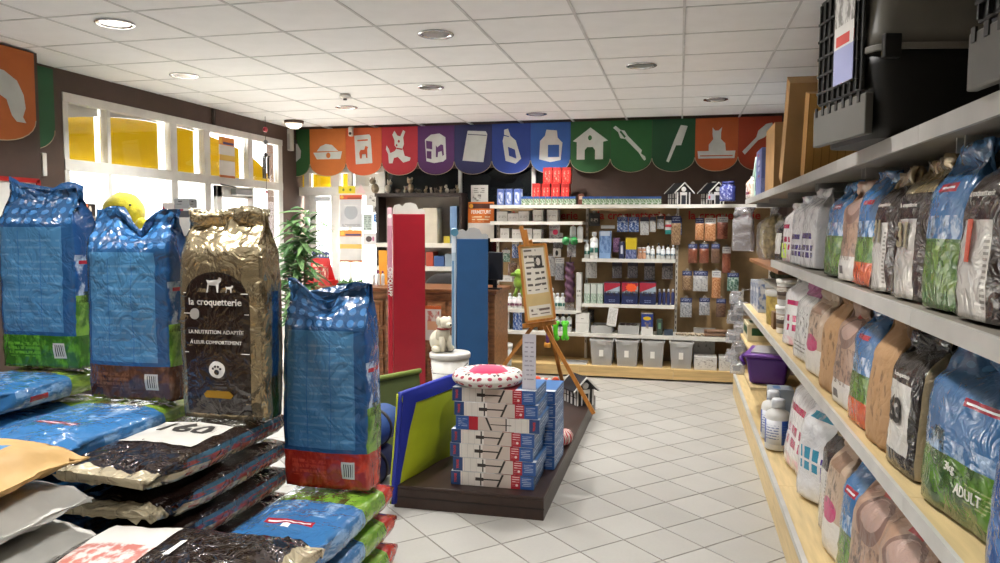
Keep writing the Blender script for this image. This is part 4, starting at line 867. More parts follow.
# ================================================================ BACK WALL SHELVING
YP = 8.58           # face of the back boards
BOARD = P('brown_back_board', 'a3875f', .7, vs=2.5, var=.25, bump=.03, bs=30)
XU = [-2.06, -1.03, -.04, .96]
nm = ['left', 'middle', 'right']
SH = [[(1.845, 8.22), (1.665, 8.24), (1.475, 8.24), (.69, 8.24), (.455, 8.18)], [(1.845, 8.22), (1.265, 8.24), (.775, 8.24), (.455, 8.18)], [(1.845, 8.22), (.455, 8.18)]]
back = []
for k in range(3):
    x0, x1 = XU[k], XU[k+1]; xc = (x0+x1)/2; h = (x1-x0)/2
    r = thing('back_wall_shelving', '%s bay of the shelving on the back wall' % nm[k], 'shelving', (xc, YP, 0), 0, 'back wall shelving bays'); back.append(r)
    MB().box(-h+.001, h-.001, 0, .02, 0, 1.83).build('back_panel', BOARD, r)
    for x in ((-h+.014,) if k < 2 else (-h+.014, h-.014)):
        u_ = MB().box(x-.013, x+.013, -.03, 0, 0, 1.85).build('upright', CREAM, r)
        for q in range(24): MB().box(x-.004, x+.004, -.0315, -.03, .3+q*.062, .33+q*.062).build('slot', INK, u_) if q % 1 == 0 else None
    bt = MB().box(-h+.001, h-.001, 8.05+.02-YP, 0, .1, .122).build('base_shelf', PINE, r)
    MB().box(-h+.001, h-.001, 8.05-YP, 8.07-YP, .02, .126).build('base_front', PINE, r)
    for z, yf in SH[k]:
        s_ = MB().box(-h+.001, h-.001, yf+.01-YP, -.03, z-.03, z).build('shelf', CREAM, r)
        MB().box(-h+.001, h-.001, yf-YP, yf+.01-YP, z-.035, z+.003).build('price_rail', P('cream_price_rail', 'e2dfd6', .4), s_)
for k, (x0, s_) in enumerate(((-.53, 'la croquetterie'), (.46, 'la croquetterie'), (-1.5, 'la croquetterie'))):
    letter(s_, .125, REDINK, back[(1, 2, 0)[k]], lambda a, b_, q, x0=x0, k=k: Vector((x0+a-(XU[(1, 2, 0)[k]]+XU[(1, 2, 0)[k]+1])/2, -.004-q, 1.735+b_)), bold=.02)
def HK(x, z, yy=8.4):            # peg hook belongs to the board
    k = 0 if x < XU[1] else (1 if x < XU[2] else 2)
    xc = (XU[k]+XU[k+1])/2
    MB().tube([(x-xc, 0, z), (x-xc, yy-YP, z), (x-xc, yy-.02-YP, z+.012)], .003, 5).build('peg_hook', CHROME, back[k])
ords = ['first', 'second', 'third', 'fourth', 'fifth', 'sixth', 'seventh', 'eighth', 'ninth', 'tenth']
def pouch(label, u0, u1, v0, v1, mat, Y=8.36, group='packs on hooks', name='treat_pouch', header=None, cat='pack', th=.03, seed=1):
    a, c = AY(u0, v1, Y), AY(u1, v0, Y); w, h = c.x-a.x, c.z-a.z
    hh = h*.24 if header else 0
    r = thing(name, label, cat, ((a.x+c.x)/2, Y, a.z), 0, group)
    def fn(u, v):
        e = math.sin(math.pi*min(1, max(0, v)))**.5; q = math.sin(math.pi*u)**.6
        return ((u-.5)*w*(1-.04*e), -th*.5*e*q-.002+.006*noise.noise(Vector((u*3+seed, v*4, 0))), v*(h-hh))
    b = MB().grid(fn, 8, 10, 0, True)
    b.grid(lambda u, v: ((.5-u)*w, .004, v*(h-hh)), 2, 2, 0); b.build('pouch', mat, r)
    if header: MB().box(-w/2, w/2, -.004, .006, h-hh, h).build('header_card', header, r)
    MB().box(-.02, .02, -.0015, .004, h, h+.018).build('hang_tab', CLEARP, r)
    HK((a.x+c.x)/2, c.z+.012)
    return r
def cart(label, u0, u1, v0, v1, mat, Y=8.3, d=.12, name='product_box', cat='box', group=None, lid=None, rz=0.):
    a, c = AY(u0, v1, Y), AY(u1, v0, Y); w, h = c.x-a.x, c.z-a.z
    z = a.z
    for zz, _ in SH[0]+SH[1]+SH[2]+[(.122, 0)]:
        if abs(z-zz) < .06: z = zz+.002
    h = c.z-z
    r = thing(name, label, cat, ((a.x+c.x)/2, Y+d/2, z), rz, group)
    MB().box(-w/2, w/2, -d/2, d/2, 0, h-.004 if lid else h).build('box_body', mat, r, bev=.002)
    MB().box(-w/2, w/2, -d/2, d/2, h-.004, h+.002).build('box_top', lid or mat, r)
    return r
def bott(label, u, v0, v1, rr, body, cap, lab=None, Y=8.32, **kw):
    a, c = AY(u, v1, Y), AY(u, v0, Y); z = a.z
    for zz, _ in SH[0]+SH[1]+SH[2]+[(.122, 0)]:
        if abs(z-zz) < .06: z = zz+.002
    return bottle('grooming_bottle', label, (a.x, Y, z), rr, c.z-z, body, cap, lab, **kw)
H_BL = P('navy_header', '26315e', .45, layers=(('l', 'b9c0d8', .1, .9, .2, .8, 3, .4, 8),)); H_WH = P('white_header', 'c9c8c6', .45, layers=(('l', '6a6a70', .1, .9, .2, .8, 3, .4, 8),)); H_DK = P('dark_header', '33303c', .45)
def contents(nm_, base, blob, th=.5, sc=9, extra=()): return P(nm_, base, .3, coat=.4, layers=(('n', blob, -1, 2, -1, 2, sc, th),)+extra, bump=.25, bs=30)
C_TAN = contents('tan_chews', 'a58a6a', '6b4c34'); C_RED = contents('red_brown_sticks', '6a3424', 'a86a50', .52, 12); C_DK = contents('dark_treats', '4a3328', '8a6a54'); C_BL = contents('blue_white_pack', '2a4f8c', 'c2cbdc', .53, 5); C_WH = contents('white_grey_pack', 'c4c4c2', '86868a', .55, 6)
C_OR = contents('orange_sticks', 'a8683a', 'd2a37a', .5, 10); C_GN = contents('green_white_pack', '3e6a58', 'b5c4ba', .52, 6); C_PU = contents('purple_pink_pack', '6a4a78', 'b48aa4', .52, 8); C_CLR = contents('pale_clear_pack', 'aeb0b2', '6e7076', .52, 7); C_TEAL = P('teal_red_card', 'c9c9c9', .4, layers=(('r', '2a8a84', 0, 1, 0, .3), ('r', 'b03040', 0, 1, .5, .7)))
C_GREY = contents('grey_toy_pack', '7e7a7a', '3c3a40', .5, 7); C_BLK = P('black_tray_pack', '211f20', .4, layers=(('l', 'b9b5ae', .15, .85, .3, .6, 8, .5, 6),))
# ---- top of the shelves: pouch strip, red cartons, blue cartons
STR = P('green_pouch_print', '5c7a4a', .35, coat=.3, layers=(('r', '2f4f8a', 0, 1, .72, 1.1), ('n', 'c3cfc0', 0, 1, .1, .7, 4, .5), ('r', 'c9ccc4', .35, .7, .0, .22)))
i = 0; u = 524.
NW = 'first second third fourth fifth sixth seventh eighth ninth tenth eleventh twelfth thirteenth fourteenth fifteenth sixteenth seventeenth eighteenth nineteenth twentieth twenty-first twenty-second twenty-third twenty-fourth'.split()
lab_s = lambda i: '%s small green and blue sachet from the left along shelf top' % i
while u < 662:
    if not (577 < u < 584):
        a = AY(u, 204, 8.24); pz = AY(u, 197, 8.24).z
        q = tag(MB().box(-.031, .031, -.012, .012, 0, AY(u, 196.5, 8.24).z-1.85, taper=-.0).build('sachet', STR), lab_s(NW[i]), 'sachet', 'sachets on the shelf top'); q.location = (a.x, 8.25, 1.85); i += 1
    u += 6.1
REDC = P('red_carton_print', 'b3201c', .4, layers=(('n', 'd8a690', .2, .8, .1, .8, 5, .56), ('r', '8a1612', 0, 1, .82, 1)))
for k in range(4): cart('red carton, %s from the left on the shelf top' % ords[k], 532+k*9.6, 540.5+k*9.6, 184, 204, REDC, Y=8.4, d=.14, group='red cartons on the shelf top')
for o in [o for o in COL.objects if o.get('group') == 'red cartons on the shelf top']: o.location.z = 1.852
for k in range(3): c_ = cart('red carton, %s from left in upper row of red cartons' % ords[k], 543+k*9.4, 552+k*9.4, 168, 184, REDC, Y=8.4, d=.12, group='upper red cartons on the shelf top')
zt_ = max(o.location.z for o in COL.objects if o.get('group') == 'red cartons on the shelf top')
hb = AY(536, 184, 8.4).z-1.852
for o in [o for o in COL.objects if o.get('group') == 'upper red cartons on the shelf top']: o.location.z = 1.852+hb+.003
BLC = P('blue_white_carton_print', '5b6fa6', .4, layers=(('n', 'd6dae6', .2, .8, .1, .8, 3, .48), ('r', '4a5c98', 0, 1, .8, 1)))
for k in range(3): cart('blue and white carton, %s from the left on shelf top' % ords[k], 497+k*8.3, 504+k*8.3, 189, 203, BLC, Y=8.28, group='blue cartons on the shelf top')
cart('tiny brown and red box standing between the green sachets', 578, 584, 194, 203, P('tiny_brown_box', '6a3a2c', .5, layers=(('r', 'c4a890', .2, .8, .5, .8),)), Y=8.26, d=.06)
# half-timbered toy houses
def toyhouse(label, loc, s=1., rz=.5, solar=False):
    r = thing('toy_house', label, 'toy house', loc, rz, 'black and white toy houses'); r.scale = (s, s, s)
    BK = P('toy_black_wood', '1b1a1c', .5); WW = P('toy_white_wood', 'd8d6d2', .5)
    MB().prism([(-.1, 0), (.1, 0), (.1, .17), (0, .27), (-.1, .17)], lambda x, y, t: (x, -.13+t, y), .26).build('walls', BK, r)
    for sgn in (-1, 1):
        MB().bar((sgn*.135, 0, .145), (0, 0, .285), .30, .012, up=(0, 1, 0)).build('roof_panel', P('toy_roof_dark', '242428', .45), r) if False else None
        b = MB(); b.prism([(0, .275), (sgn*.14, .14), (sgn*.14, .155), (0, .292)] if sgn > 0 else [(0, .292), (-.14, .155), (-.14, .14), (0, .275)], lambda x, y, t: (x, -.155+t, y), .31); b.build('roof_panel', P('toy_roof_dark', '242428', .45), r)
        b = MB(); b.prism([(0, .278), (sgn*.145, .138), (sgn*.145, .156), (0, .296)] if sgn > 0 else [(0, .296), (-.145, .156), (-.145, .138), (0, .278)], lambda x, y, t: (x, -.168+t, y), .014); b.build('barge_board', WW, r)
        b = MB(); b.prism([(0, .285), (sgn*.145, .145), (sgn*.145, .16), (0, .298)] if sgn > 0 else [(0, .298), (-.145, .16), (-.145, .145), (0, .285)], lambda x, y, t: (x, .156+t, y), .012); b.build('barge_board', WW, r)
    MB().lathe([(.026, 0), (.034, 0), (.034, .008), (.026, .008)], 14).xf(Matrix.Translation((0, -.132, .2)) @ Matrix.Rotation(math.pi/2, 4, 'X')).build('round_window', WW, r)
    for x0, x1, z0, z1 in ((-.095, -.08, 0, .16), (.08, .095, 0, .16), (-.045, -.033, 0, .12), (.035, .047, 0, .12), (-.05, .05, .12, .16)):
        MB().box(x0, x1, -.136, -.13, z0, z1).build('front_batten', WW, r)
    MB().box(-.033, .035, -.134, -.13, 0, .12).build('door', P('toy_door', '2b2e36', .4), r)
    for y in (-.11, -.03, .05, .11):
        for z0, z1 in ((.005, .075), (.085, .16)): MB().box(.1, .106, y-.015, y+.015, z0, z1).build('side_panel', WW, r)
        for z0, z1 in ((.005, .075), (.085, .16)): MB().box(-.106, -.1, y-.015, y+.015, z0, z1).build('side_panel', WW, r)
    return r
p = AY(679, 203, 8.28); toyhouse('black and white half-timbered toy house, left one on shelf top', (p.x, 8.4, 1.852), .78, .45)
h2 = toyhouse('black and white half-timbered toy house with hanging tag and chimney', (AY(713, 203, 8.28).x, 8.4, 1.852), .78, .45)
MB().box(-.17, -.08, -.19, -.186, .05, .13).build('hang_tag', P('tag_print', 'b9bcc6', .5, layers=(('r', 'b8404a', .1, .4, .2, .7),)), h2)
MB().box(.02, .06, .02, .07, .24, .31).build('chimney', WHITE, h2)
# ---- left bay, two shelves of white cartons with black lids
WCT = P('white_carton_print', 'd4d2cd', .5, layers=(('l', '8a8780', .15, .85, .3, .6, 8, .4, 6),)); LID = P('dark_pet_food_lid', '453c36', .5, var=.3, vs=20)
for k, (a_, c_, v0) in enumerate(((497, 507.5, 211), (508, 518, 213), (518.5, 529, 211), (533, 543, 210), (547, 557.5, 210))):
    cart('white display carton, %s from left on the upper left shelf' % ords[k], a_, c_, v0, 220.5, WCT, Y=8.28, d=.2, lid=LID if k < 3 else None, group='white cartons upper shelf')
for k, (a_, c_, v0) in enumerate(((500, 509, 228), (512, 521, 229), (522, 532, 228), (533, 541, 229))):
    cart('white display carton, %s from left on the lower left shelf' % ords[k], a_, c_, v0, 238, WCT, Y=8.28, d=.2, lid=LID, group='white cartons lower shelf')
WHB = P('bottle_white', 'd3d5d4', .35); GB = P('bottle_green_label', 'd0d6d2', .4, layers=(('r', '3b7a6e', 0, 1, .2, .6),)); PB = P('bottle_pink_label', 'd6cfd0', .4, layers=(('r', '8a4a68', 0, 1, .15, .45),)); RB = P('red_bottle', 'a3243a', .35)
WC = MATS['bottle_cap_white']; BKC = BLACK
for k, u in enumerate((571, 578)): bott('white bottle with red cap on the narrow left shelf, %s one' % ('left', 'right')[k], u+2, 223, 238.5, .034, WHB, RB, Y=8.34, group='red capped bottles')
# divider and hanging toys in the left bay
dv = tag(MB().box(-.006, .006, -.3, 0, 0, 1.39).build('divider_panel', CLEARP), 'clear upright divider panel inside the left back bay', 'divider'); dv.location = (AY(545.5, 220, 8.5).x, 8.56, .458)
hung = [('green bone shaped chew toys', None), ]
pouch('pink topped card pack hanging high in the left back bay', 549, 560, 225, 243, P('pink_dot_card', 'b9b4b4', .4, layers=(('e', 'd8285c', .6, .8, .25, .2), ('n', '7a7478', 0, 1, 0, .6, 5, .5))), header=H_WH, seed=2)
pouch('gold collar card hanging in the left back bay', 553, 563, 233, 249, C_GREY, header=H_WH, seed=3)
pouch('white card with black mark hanging in the left back bay', 553, 561, 248, 257, P('white_mark_card', 'dad8d4', .5, layers=(('n', '333', .3, .7, .2, .8, 3, .5),) if False else (('e', '333333', .5, .45, .18, .3),)), seed=4)
pouch('grey striped pack hanging beneath the green balls', 567, 576, 244, 257, C_CLR, seed=5)
pouch('blue and green toy pack at left of the divider', 512, 519, 240, 258, C_BL, header=H_WH, seed=6)
pouch('pale green pack hanging beside the easel top', 502, 510, 250, 262, C_GN, header=H_WH, seed=7)
pouch('dark red brown pack hanging left of the easel', 508, 517, 263, 276, C_DK, seed=8)
pouch('navy spotted pack hanging right of the easel', 538, 546, 258, 270, C_BL, seed=9)
pouch('long pale comb card hanging right of the easel', 546, 555, 256, 276, C_WH, seed=10)
pouch('long white blister card hanging near the purple toy', 555, 564, 258, 280, C_CLR, header=H_WH, seed=11)
pouch('slim white card hanging at the bay edge', 521, 530, 241, 258, C_CLR, seed=12)
pouch('light grey pack hanging left of the divider', 532, 540, 240, 256, C_WH, header=H_DK, seed=13)
# green balls, purple toy column, orange bird, green shoes
GRN = P('glossy_green_rubber', '1c7a38', .2, coat=.6); r = thing('ball_toy', 'pair of glossy green balls on a rope toy', 'dog toy', AY(570, 241, 8.26))
for k in (-1, 1): MB().sph((k*.045, 0, 0), .048, n=16, k=12).build('ball', GRN, r)
MB().tube([(-.05, 0, 0), (0, -.01, .02), (.05, 0, 0)], .012).build('rope', P('rope_green', '2f8a48', .8), r); HK(r.location.x, r.location.z+.05, 8.27)
r = thing('spiral_chew_toy', 'tall purple spiral chew toy hanging in left back bay', 'dog toy', AY(569.5, 302, 8.3)); h = AY(569.5, 262, 8.3).z-r.location.z
MB().grid(lambda u, v: ((.045+.012*math.sin(2*math.pi*(u*2+v*5)))*math.cos(2*math.pi*u), (.045+.012*math.sin(2*math.pi*(u*2+v*5)))*math.sin(2*math.pi*u), v*h), 20, 40, 0, True, True, None, True, True).build('spiral_body', P('plum_rubber', '5c3650', .5, var=.2, vs=12), r)
MB().tube([(0, 0, h), (0, .05, h+.06), (0, .1, h+.07)], .006).build('cord', INK, r); HK(r.location.x, r.location.z+h+.06)
def clothtoy(label, u, v, s, col, Y, name='plush_bird'):
    p = AY(u, v, Y); r = thing(name, label, 'dog toy', p); m = P(name+col, col, .85, sheen=.4, var=.12, vs=20, bump=.2, bs=60); m2 = P('plush_green_beak', '6a8a2a', .85)
    MB().sph((0, 0, .05*s), .05*s, .045*s, .05*s).build('head', m, r); MB().sph((0, 0, -.035*s), .055*s, .045*s, .065*s, amp=.1).build('body', m, r)
    MB().tube([(-.03*s, -.04*s, .05*s), (-.06*s, -.05*s, .045*s), (-.075*s, -.05*s, .03*s)], [.02*s, .015*s, .004]).build('beak', m2, r)
    for k in (-1, 1): MB().tube([(k*.015*s, 0, -.08*s), (k*.03*s, -.01, -.13*s), (k*.05*s+.01, -.01, -.17*s)], [.018*s, .016*s, .022*s]).build('tail', m, r)
    MB().tube([(0, 0, .09*s), (0, .03, .14*s)], .003).build('cord', INK, r)
    return r
clothtoy('orange plush bird toy hanging right of the easel board', 544, 275, 1.1, 'd8481c', 7.9); HK(AY(544, 258, 7.9).x*1.0, 1.33, 8.0)
lp = clothtoy('lime plush bird toy half hidden behind the easel board', 519, 279, 1.1, '86a832', 7.95); HK(AY(519, 262, 7.95).x, 1.3, 8.0)
for k, u in enumerate((555.5, 565)):
    p = AY(u, 338, 7.95); r = thing('bone_toy', 'bright green rubber bone toy hanging low, %s of pair' % ('left', 'right')[k], 'dog toy', p); LG = P('lime_rubber', '52c41e', .35)
    MB().tube([(0, 0, 0), (0, 0, .05), (0, 0, .12), (0, 0, .16)], [.035, .026, .026, .035], 12).build('shaft', LG, r)
    for z in (0, .16):
        for sx in (-1, 1): MB().sph((sx*.018, 0, z), .026).build('knob', LG, r)
    HK(p.x, p.z+.18, 7.97)
r = thing('rope_toy', 'orange and purple dumbbell toy behind the easel legs', 'dog toy', AY(547.5, 345, 7.9))
MB().tube([(0, 0, 0), (0, 0, .2)], .018).build('shaft', P('purple_rubber', '6a3a7a', .5), r)
for z in (0, .2): MB().tube([(-.03, 0, z), (.03, 0, z)], .03, 12).build('end_ring', P('orange_rubber', 'c98a2a', .5), r)
HK(r.location.x, r.location.z+.24, 7.92)
# bottles on the left low shelves
for k in range(5): bott('white and pink label bottle, %s from the left behind easel' % ords[k], 500.5+k*4.7, 293, 307.5, .027, WHB, WC, PB, group='pink label bottles')
bott('large white bottle standing right of the easel board', 551, 288, 309, .05, WHB, WC)
for k in range(2): bott('white bottle with green label, %s of pair beside spiral toy' % ('left', 'right')[k], 557.5+k*5, 293, 310, .028, WHB, WC, GB, group='green label bottles')
for k in range(2): bott('small clear jar under the spiral toy, %s one' % ('left', 'right')[k], 566.5+k*5, 300, 310, .03, CLEARP, WC, group='small jars')
cart('white wavy display stand with shells at end of left shelf', 576, 581.5, 273, 309, WCT, Y=8.26, d=.1)
for k in range(4): bott('white and black tube bottle, %s from the left on lowest left shelf' % ords[k], 551+k*6, 313, 330, .03, WHB, BKC, P('bottle_black_label', 'cfd2d4', .4, layers=(('r', '2a3a4a', 0, 1, .3, .6),)), Y=8.28, group='black label bottles')
cart('blue grey box of accessories left on lowest shelf', 513, 522, 311, 328, C_BL, Y=8.25); cart('white accessory box beside blue one on lowest shelf', 501, 509, 312, 329, C_WH, Y=8.25)
cart('pale tub box with dark mark left of lowest shelf', 494, 500, 314, 330, WCT, Y=8.25); cart('white narrow box left under the bird toys', 499, 512, 276, 281.5, WCT, Y=8.3)
cart('white stacked card box on lowest shelf beside the clear tray', 575.5, 589, 313.5, 331, P('stack_card_print', 'dcdad4', .5, layers=(('r', 'b9b6ae', 0, 1, .48, .51), ('r', '9c9890', .4, .6, .7, .74))), Y=8.24, d=.16)
cart('dark brown tray box behind the stacked card box', 588, 593, 311, 322, C_BLK, Y=8.42)
# ---- middle bay
pouch('black treat tray hanging upper left of the middle bay', 589, 600, 213, 226, C_BLK, seed=20)
tg = tag(MB().box(0, AY(615, 0, 8.4).x-AY(601, 0, 8.4).x, -.004, .004, 0, .035).build('price_card', WHITE), 'small white price strip in the middle bay', 'price card'); tg.location = AY(601, 228.5, 8.4); 
up = [(617, 628, 217, 232, C_BL, H_BL, 'blue and white dental pack'), (628.5, 639, 217, 232, C_BL, H_BL, 'second blue and white dental pack'), (640, 649, 217, 235, C_WH, H_DK, 'long white brush pack'), (649.5, 656, 217, 232, C_WH, H_DK, 'narrow white brush pack'), (657, 664, 216, 229, C_CLR, H_DK, 'pale clear comb pack'), (665, 672, 216, 234, C_TEAL, H_DK, 'teal red striped card')]
for k, (a_, c_, v0, v1, m_, h_, t_) in enumerate(up): pouch('%s in the top row of middle bay' % t_, a_, c_, v0, v1, m_, header=h_, seed=21+k, group='top row of the middle bay')
bott('small pump bottle at left end of the upper middle shelf', 587, 240, 256.5, .028, WHB, WC, GB, spray=True); bott('tall white shampoo bottle on the upper middle shelf', 594, 232, 256.5, .045, WHB, WC, GB)
cart('tall pale blue comb box on the upper middle shelf', 599, 611, 231, 257, P('pale_blue_print', '7f9cc4', .3, layers=(('n', '4a6a9c', 0, 1, .2, .9, 4, .5), ('r', 'c3cfe0', .1, .9, .82, 1))), Y=8.3)
cart('lilac grey carton on the upper middle shelf', 613, 619.5, 238, 252, C_PU, Y=8.36); cart('navy tube carton on the upper middle shelf', 619, 624.5, 242, 257, P('navy_tube_print', '2a3050', .4, layers=(('r', 'c4c6d0', .3, .7, .3, .8),)), Y=8.28)
cart('yellow and navy carton on the upper middle shelf', 625.5, 636.5, 238, 257, P('yellow_navy_print', 'c9b026', .4, layers=(('r', '3a4674', 0, 1, 0, .45), ('n', '8a92b4', 0, 1, 0, .45, 5, .5))), Y=8.28)
for k in range(4): bott('peach jar, %s of four on the upper middle shelf' % ('lower left', 'lower right', 'upper left', 'upper right')[k], 639.5+(k % 2)*4.4, 251 if k < 2 else 244.6, 256.6 if k < 2 else 250.3, .022, P('peach_jar', 'c99a7c', .4), WC, group='peach jars', neck=.8, capr=1.0)
for o in COL.objects:
    if o.get('group') == 'peach jars' and 'upper l' in o['label'] or o.get('group') == 'peach jars' and 'upper r' in o['label']: o.location.z = 1.267+.062
for k, (u, v0) in enumerate(((648, 243), (652.5, 246), (658.5, 243), (663, 246), (668, 244.5), (673, 245))): bott('small white dropper bottle, %s from left on upper middle shelf' % ords[k], u, v0, 257, .023, WHB, WC if k % 2 else BKC, P('dropper_label', 'd2d6d8', .4, layers=(('r', '5a7a8a', 0, 1, .3, .5),)), group='dropper bottles', neck=.25, capr=.4)
mid = [(586, 597, 261, 278, C_WH, 'white ring pack'), (612, 622, 262, 278, C_GREY, 'grey toy pack'), (627.5, 638, 262, 278, C_GREY, 'dark mouse toy pack'), (644, 655, 262, 280, C_GREY, 'pink grey toy pack'), (662, 673, 262, 279, C_GREY, 'grey feather toy pack')]
for k, (a_, c_, v0, v1, m_, t_) in enumerate(mid): pouch('%s under the upper shelf of middle bay' % t_, a_, c_, v0, v1, m_, header=H_DK if k else None, seed=31+k, group='second row of the middle bay')
for k in range(3): cart('white and green sachet carton, %s from left on the lower middle shelf' % ords[k], 584+k*6.6, 590+k*6.6, 284, 300.5, P('white_green_print', 'c6ccc4', .4, layers=(('n', '5a8a6a', 0, 1, 0, .5, 6, .5),)), Y=8.28, group='green sachets')
for k, (a_, c_) in enumerate(((604, 620), (621.5, 638), (639.5, 656))): cart('navy display box of red tubes, %s of three on lower middle shelf' % ords[k], a_, c_, 283, 302, P('navy_display_print', '1f2b56', .4, layers=(('r', '9fb2c0', 0, 1, .52, 1), ('t', 'a8283c', .55, .3), ('n', '2e2420', 0, 1, .38, .6, 5, .48), ('l', '8a94b8', .3, .7, .1, .22, 12, .5))), Y=8.26, d=.18, group='navy display boxes')
st_ = thing('price_burst', 'orange star shaped price card on the middle navy box', 'price card', AY(631, 288, 8.2)); MB().prism([(.055*(1 if q % 2 else .78)*math.cos(q*math.pi/10)*1.2, .05*(1 if q % 2 else .78)*math.sin(q*math.pi/10)) for q in range(20)], lambda x, y, t: (x, .05-t, y), .004).build('star_card', P('fluor_orange_card', 'ee5a2a', .6), st_)
for k in range(4): bott('slim navy tube, %s from the left on the lower middle shelf' % ords[k], 659.5+k*4.4, 289, 302, .018, P('navy_tube', '39406e', .35), WC, group='navy tubes')
# lowest middle shelf
def tray(label, u0, u1, v0, v1, fill, Y=8.22, d=.26):
    a, c = AY(u0, v1, Y), AY(u1, v0, Y); r = thing('plastic_tray', label, 'tray', ((a.x+c.x)/2, Y+d/2, .458)); w, h = c.x-a.x, c.z-.458
    b = MB(); b.box(-w/2, w/2, -d/2, -d/2+.006, 0, h); b.box(-w/2, w/2, d/2-.006, d/2, 0, h); b.box(-w/2, -w/2+.006, -d/2+.006, d/2-.006, 0, h); b.box(w/2-.006, w/2, -d/2+.006, d/2-.006, 0, h); b.box(-w/2, w/2, -d/2, d/2, 0, .004)
    b.build('tray_shell', MILKY, r); MB().sph((0, 0, h*.5), w*.44, d*.4, h*.42, 18, 10, 0, .25, 6, u0).build('tray_filling', fill, r)
    MB().box(-w/2-.006, w/2+.006, -d/2-.006, d/2+.006, h, h+.006).build('rim', MILKY, r) if False else None
GBG = P('grey_brown_bits', '8a8478', .7, var=.3, vs=30, var2='4a463e')
tray('clear tray of grey bits on lowest shelf, left one', 591, 612, 326, 333, GBG); tray('clear tray with dark wooden toys on top', 618, 639, 326, 333, GBG)
pr_ = thing('price_card', 'tall white price sheet leaning between the two trays', 'price card', AY(611, 326, 8.2)); MB().box(-.05, .05, -.002, .002, 0, .2).xf(Matrix.Rotation(.14, 4, 'Y')).build('sheet', P('sheet_print', 'e0ded9', .6, layers=(('l', 'a9a6a0', .1, .9, .1, .9, 14, .3, 6),)), pr_)
for k in range(3): dt = tag(MB().sph((0, 0, 0), .035, .03, .016, 12, 8).build('wooden_chew', P('dark_wood_chew', '2a1714', .5)), 'dark wooden chew on clear tray, %s from the left' % ords[k], 'chew', 'dark chews'); dt.location = (AY(623+k*5.5, 324, 8.3).x, 8.3, .555)
bx = cart('navy yellow and white carton with cat picture on lowest shelf', 641, 653, 314, 335, P('navy_yellow_print', '2a3f86', .4, layers=(('r', 'd8d6d0', 0, 1, 0, .38), ('e', 'd8b41e', .5, .78, .34, .09), ('n', '8a7a6a', .3, .8, .3, .6, 4, .5))), Y=8.22)
cart('dark green slim carton on lowest shelf', 656.5, 662.5, 320, 335, P('dark_green_print', '3a463e', .4, layers=(('r', '6a9a7a', .3, .7, .4, .8),)), Y=8.24)
cart('low dark blue tray at the right end of the lowest middle shelf', 664, 673, 331, 335, P('dark_blue_tray', '3a4656', .5), Y=8.24)
# clear storage bins on the base
def bin_(label, u0, u1, v0, v1):
    Y = 8.12; a, c = AY(u0, v1, Y), AY(u1, v0, Y); w, h, d = c.x-a.x, c.z-.124, .3
    r = thing('storage_bin', label, 'storage bin', ((a.x+c.x)/2, Y+d/2, .124), 0, 'clear storage bins')
    for q in ((-w/2, w/2, -d/2, -d/2+.006), (-w/2, w/2, d/2-.006, d/2), (-w/2, -w/2+.006, -d/2+.006, d/2-.006), (w/2-.006, w/2, -d/2+.006, d/2-.006)): pass
    n = 4
    def fn(u, v):
        a_ = u*4; k = int(a_) % 4; t = a_-int(a_); s = .86+.14*v
        P4 = [(-1, -1), (1, -1), (1, 1), (-1, 1)]; x = P4[k][0]*(1-t)+P4[(k+1) % 4][0]*t; y = P4[k][1]*(1-t)+P4[(k+1) % 4][1]*t
        return (x*w/2*s, y*d/2*s, v*h)
    MB().grid(fn, 8, 3, 0, False, True, None, True).build('bin_shell', MILKY, r)
    b = MB(); b.box(-w/2-.008, w/2+.008, -d/2-.01, -d/2+.004, h-.02, h); b.box(-w/2-.008, w/2+.008, d/2-.004, d/2+.01, h-.02, h); b.box(-w/2-.01, -w/2+.004, -d/2, d/2, h-.02, h); b.box(w/2-.004, w/2+.01, -d/2, d/2, h-.02, h); b.build('rim', MILKY, r)
    MB().box(-.05, .05, -d/2-.014, -d/2-.01, h-.05, h-.02).build('handle_lip', MILKY, r)
    MB().sph((0, 0, h*.36), w*.36, d*.36, h*.32, 18, 10, 0, .3, 5, u0).build('bin_filling', P('grey_bin_filling', '77767a', .7, var=.3, vs=12, var2='4e4e56'), r)
    MB().box(-.025, .02, -d/2*.93-.012, -d/2*.93-.008, h*.35, h*.6).build('price_label', WHITE, r)
for k, (a_, c_) in enumerate(((590, 613), (615.5, 638), (641.5, 664), (669.5, 693))): bin_('clear plastic storage bin, %s from the left on the base shelf' % ords[k], a_, c_, 340+k*.8, 367+k*1.5)
for k, (a_, c_, v0) in enumerate(((694, 717, 343), (719, 731, 352))):
    cart('white printed display carton, %s one on the base shelf' % ('larger', 'smaller')[k], a_, c_, 358, 371, P('white_scroll_print', 'd3d1cc', .5, layers=(('n', '6e6a66', .05, .95, .2, .9, 7, .58),)), Y=8.12, d=.22)
cart('grey upright card panel behind larger white display carton', 693, 715, 342, 358, P('grey_scroll_print', 'a9a7a2', .6, layers=(('n', '4a4846', .2, .8, .3, .7, 6, .6),)), Y=8.38, d=.04).location.z = .3
o_ = [o for o in COL.objects if o.get('label', '').startswith('grey upright card')][0]; o_.location.z = .124
o_.scale = (1, 1, 2.2)
tray('low clear tray on base shelf left', 561, 586, 352, 362, GBG, Y=8.12); tt = [o for o in COL.objects if o.get('label') == 'low clear tray on base shelf left'][0]; tt.location.z = .124; tt.scale = (1, 1, .9)
